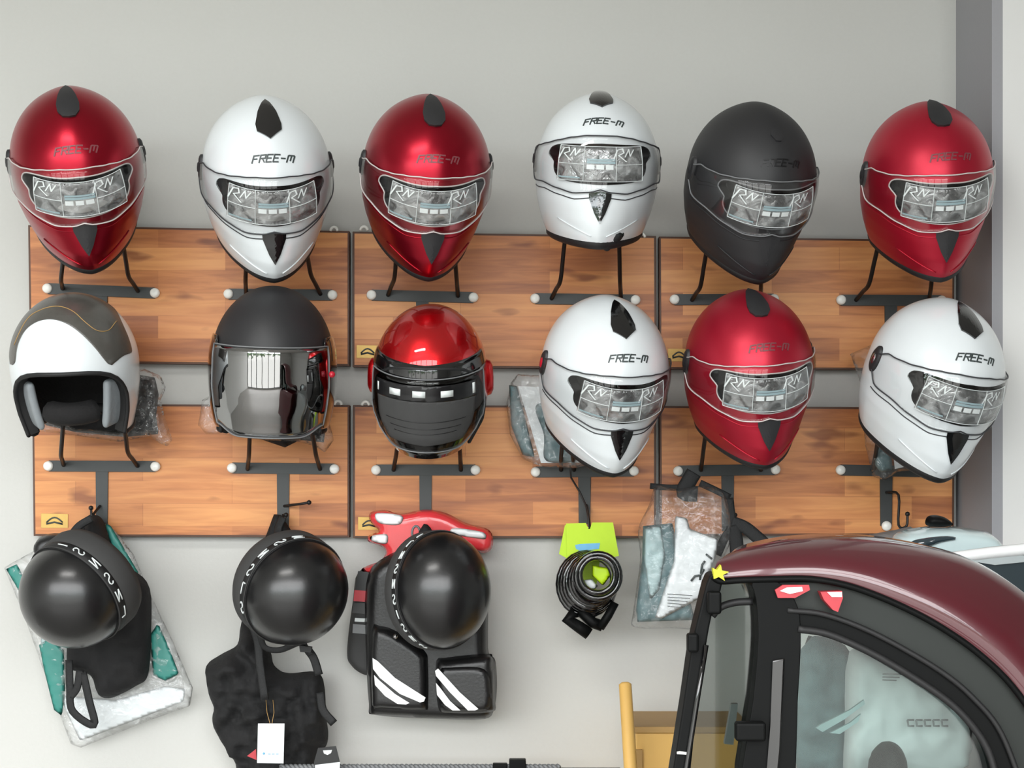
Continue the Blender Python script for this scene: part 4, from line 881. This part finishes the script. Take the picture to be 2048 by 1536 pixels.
MB().prism(spl2([(1505, 1164), (1552, 1162), (1590, 1200), (1602, 1262), (1596, 1400), (1580, 1600), (1484, 1600), (1506, 1400), (1516, 1280), (1512, 1200)], 3), DN+.004, DN-.05).build('door_pillar', M['carblack'], rc, smooth=False, bevel=.006)
MB().prism([(1545, 1320), (1570, 1316), (1562, 1500), (1552, 1600), (1528, 1600), (1540, 1450)], DN+.008, DN+.002).build('pillar_insert', M['gloss'], rc, smooth=False, bevel=.002)
MB().prism(spl2([(1420, 1150), (1446, 1162), (1424, 1230), (1408, 1320), (1394, 1420), (1372, 1600), (1340, 1600), (1354, 1490), (1368, 1400), (1384, 1290), (1400, 1220)], 3), DN+.004, DN-.04).build('front_pillar', M['carblack'], rc, smooth=False, bevel=.005)
MB().tube([P(x, y, DN+.006) for x, y in ((1412, 1290), (1394, 1400), (1372, 1540), (1366, 1600))], .003, 6).build('pillar_bead', M['gloss'], rc)
MB().prism([(1354, 1504), (1360, 1503), (1382, 1506), (1382, 1510), (1354, 1508)], DN+.007, DN+.004).build('pillar_clip', M['screw'], rc, smooth=False)
MB().prism([(1424, 1170), (1512, 1160), (1518, 1280), (1508, 1400), (1486, 1600), (1372, 1600), (1398, 1400), (1412, 1290)], DN-.02, DN-.024).build('quarter_glass', M['glass'], rc, smooth=False)
MB().tube(spline([P(1424, 1232, DN-.012), P(1440, 1215, DN-.012), P(1470, 1205, DN-.012), P(1505, 1203, DN-.012)], 5), .004, 8).build('glass_seal', M['rubber'], rc)
MB().prism(ia+[(1575, 1600), (1590, 1400)], DN-.012, DN-.016).build('door_window', M['sideglass'], rc, smooth=False)
# stickers and clips
tag(MB().prism([(1550, 1180), (1566, 1170), (1618, 1170), (1620, 1180), (1590, 1196), (1556, 1196)], DN+.010, DN+.006).build('red_sticker', M['pinkred'], rc, smooth=False), 'red sticker')
MB().prism([(1560, 1182), (1574, 1175), (1604, 1174), (1606, 1182), (1580, 1188)], DN+.0115, DN+.009).build('white_sticker_patch', M['print'], rc, smooth=False)
tag(MB().prism([(1641, 1184), (1684, 1182), (1686, 1196), (1676, 1224), (1666, 1220), (1648, 1200)], DN+.012, DN-.006).build('red_sticker', M['pinkred'], rc, smooth=False), 'red sticker')
MB().prism([(1654, 1184), (1684, 1184), (1684, 1194), (1664, 1194)], DN+.0135, DN+.011).build('white_sticker_patch', M['print'], rc, smooth=False)
g = MB(); yl = [(1426, 1136), (1434, 1140), (1442, 1130), (1444, 1141), (1458, 1144), (1446, 1150), (1450, 1162), (1438, 1154), (1428, 1158)]  # flat yellow green leaf shape set at the roof corner
g.prism(yl, DN+.012, DN-.0); tag(g.build('leaf_shape', M['yellow'], rc, smooth=False), 'yellow green leaf shape at the roof corner')
for x, y, w in ((1385, 1285, .010), (1428, 1205, .012)): MB().box(P(x, y, DN+.01), (w*.6, .008, w)).build('hinge', M['carblack'], rc, smooth=False, bevel=.003)
MB().box(P(1500, 1462, DN+.012), (.016, .008, .010)).build('door_latch', M['carblack'], rc, smooth=False, bevel=.003)
# inside: headrest; pale and teal panels and marks modelled in place of glass reflections
pillow(spl2([(1700, 1300), (1780, 1320), (1860, 1370), (1930, 1430), (1935, 1530), (1850, 1560), (1700, 1580), (1690, 1450)], 3), 1.32, .03, .02, 10, 30, .008, 40, 3).build('reflection_panel', M['paper'], rc)
pillow(spl2([(1600, 1300), (1690, 1290), (1720, 1400), (1700, 1590), (1600, 1590)], 3), 1.28, .02, .02, 10, 30, .01, 35, 5).build('grey_reflection_panel', M['greyteal'], rc)
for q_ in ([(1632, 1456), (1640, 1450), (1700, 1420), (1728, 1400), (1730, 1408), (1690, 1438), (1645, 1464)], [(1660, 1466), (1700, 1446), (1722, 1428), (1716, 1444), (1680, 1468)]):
    MB().prism(q_, 1.37, 1.365).build('teal_reflection_strip', M['paleteal'], rc, smooth=False)
g = MB()
for k in range(5): g.tube([P(1815+k*17, 1440, 1.365), P(1828+k*17, 1440, 1.365)], .0012, 6); g.tube([P(1815+k*17, 1440, 1.365), P(1817+k*17, 1452, 1.365), P(1828+k*17, 1452, 1.365)], .0012, 6)
for k in range(3): g.tube([P(1765, 1348+k*6, 1.365), P(1805-k*6, 1349+k*6, 1.365)], .0008, 6)
g.build('reflected_marks', M['grey'], rc)
pillow(spl2([(1735, 1620), (1738, 1530), (1752, 1496), (1775, 1482), (1800, 1494), (1814, 1530), (1816, 1620)], 4), 1.42, .03, .03, 7, 30).build('headrest', M['carblack'], rc)
MB().box(P(1780, 1640, 1.4), (.20, .04, .05)).build('seat_back', M['carblack'], rc, smooth=False, bevel=.02)
pillow(spl2([(1606, 1300), (1640, 1290), (1650, 1400), (1640, 1600), (1604, 1600)], 3), 1.25, .02, .01, 8, 12, .004, 30, 6).build('seat_belt_cover', M['carblack'], rc)
MB().prism([(1463, 1408), (1476, 1408), (1467, 1490), (1449, 1488)], DN-.06, DN-.07).build('white_inner_strip', M['whiteplas'], rc, smooth=False)
# far flank frame and lower body
fs_ = sidestrip(ia, mid_, DN, .02); off = Vector((.12, DN-DF-.03, 0)); fs_.v = [v+off for v in fs_.v]; fs_.build('far_door_frame', M['carblack'], rc, smooth=False)
xl, xr = P(1346, 0, DN).x, 1.62
g = MB(); body = [(xl, .28), (xl+.02, 1.10), (xl+.05, 1.235), (P(2140, 0, DN).x, 1.25), (.9, 1.02), (1.25, .86), (xr-.05, .7), (xr, .5), (xr-.03, .26)]
n = len(body); ya, yb_ = -DN-.005, -DF+.005; vv = [Vector((x, ya, z)) for x, z in body]+[Vector((x+(.15 if x < .6 else 0), yb_, z)) for x, z in body]
g.add(vv, [tuple(range(n)), tuple(range(2*n-1, n-1, -1))]+[(i, (i+1) % n, n+(i+1) % n, n+i) for i in range(n)]); g.build('lower_body', M['carred'], rc, smooth=False, bevel=.03)
for x in (xl+.32, xr-.32):
    for y in (-DN-.02, -DF+.02-.1):
        w_ = MB().lathe([(.001, 0), (.13, 0), (.22, .01), (.235, .03), (.235, .10), (.22, .12), (.13, .125), (.001, .125)], Matrix.Translation((x, y+.122, .236)) @ Matrix.Rotation(R(90), 4, 'X'), 32).build('wheel', M['tyre'], rc)

# ------------------------------------------------------------------ silver vehicle behind
rs = empty('silver_vehicle', (1.1, -.6, 0), 'pale silver vehicle behind the dark red car, partly out of frame', 'vehicle')
pillow(spl2([(1655, 1120), (1672, 1090), (1720, 1074), (1790, 1060), (1830, 1060), (1830, 1150), (1660, 1150)], 3), .52, .06, .06, 8, 20).build('rear_canopy', M['slate'], rs)
pillow(spl2([(1778, 1140), (1786, 1080), (1800, 1063), (1850, 1053), (1900, 1052), (1970, 1062), (1996, 1082), (2010, 1104), (2000, 1130), (1900, 1150)], 3), .60, .06, .06, 7, 26).build('windscreen', M['palesilver'], rs)
pillow(spl2([(1822, 1084), (1850, 1076), (1895, 1072), (1918, 1078), (1880, 1086), (1835, 1104), (1828, 1104)], 3), .662, .004, .02, 5, 8).build('screen_tint', M['darkglass'], rs)
MB().tube([P(1850, 1124, .74), P(1900, 1116, .74), P(1980, 1106, .74), P(2060, 1098, .74), P(2200, 1090, .74)], [.006, .009, .0095, .0095, .0095], 10).build('roof_rail', M['whiteplas'], rs)
MB().prism([(1870, 1126), (2060, 1104), (2200, 1096), (2200, 1330), (1960, 1330)], .74, .70).build('side_window', M['darkglass'], rs, smooth=False, bevel=.004)
MB().prism([(1940, 1122), (2040, 1110), (2060, 1114), (2050, 1124), (1990, 1130)], .744, .738).build('painted_window_shine', M['silver'], rs, smooth=False)  # silver sliver on the dark glass, modelled in place of its shine
x0_, x1_ = P(1700, 0, .6).x, 1.9
MB().box(((x0_+x1_)/2, -.54, .80), ((x1_-x0_)/2, .20, .50)).build('body', M['silver'], rs, smooth=False, bevel=.05)
for x in (x0_+.25, x1_-.25): MB().lathe([(.001, 0), (.15, 0), (.22, .02), (.235, .05), (.235, .09), (.15, .12), (.001, .12)], Matrix.Translation((x, -.66, .236)) @ Matrix.Rotation(R(90), 4, 'X'), 28).build('wheel', M['tyre'], rs)
pillow(spl2([(1852, 1050), (1854, 1034), (1870, 1030), (1892, 1036), (1906, 1050), (1880, 1054)], 4), .62, .02, .015, 4, 10).build('mirror', M['carblack'], rs)
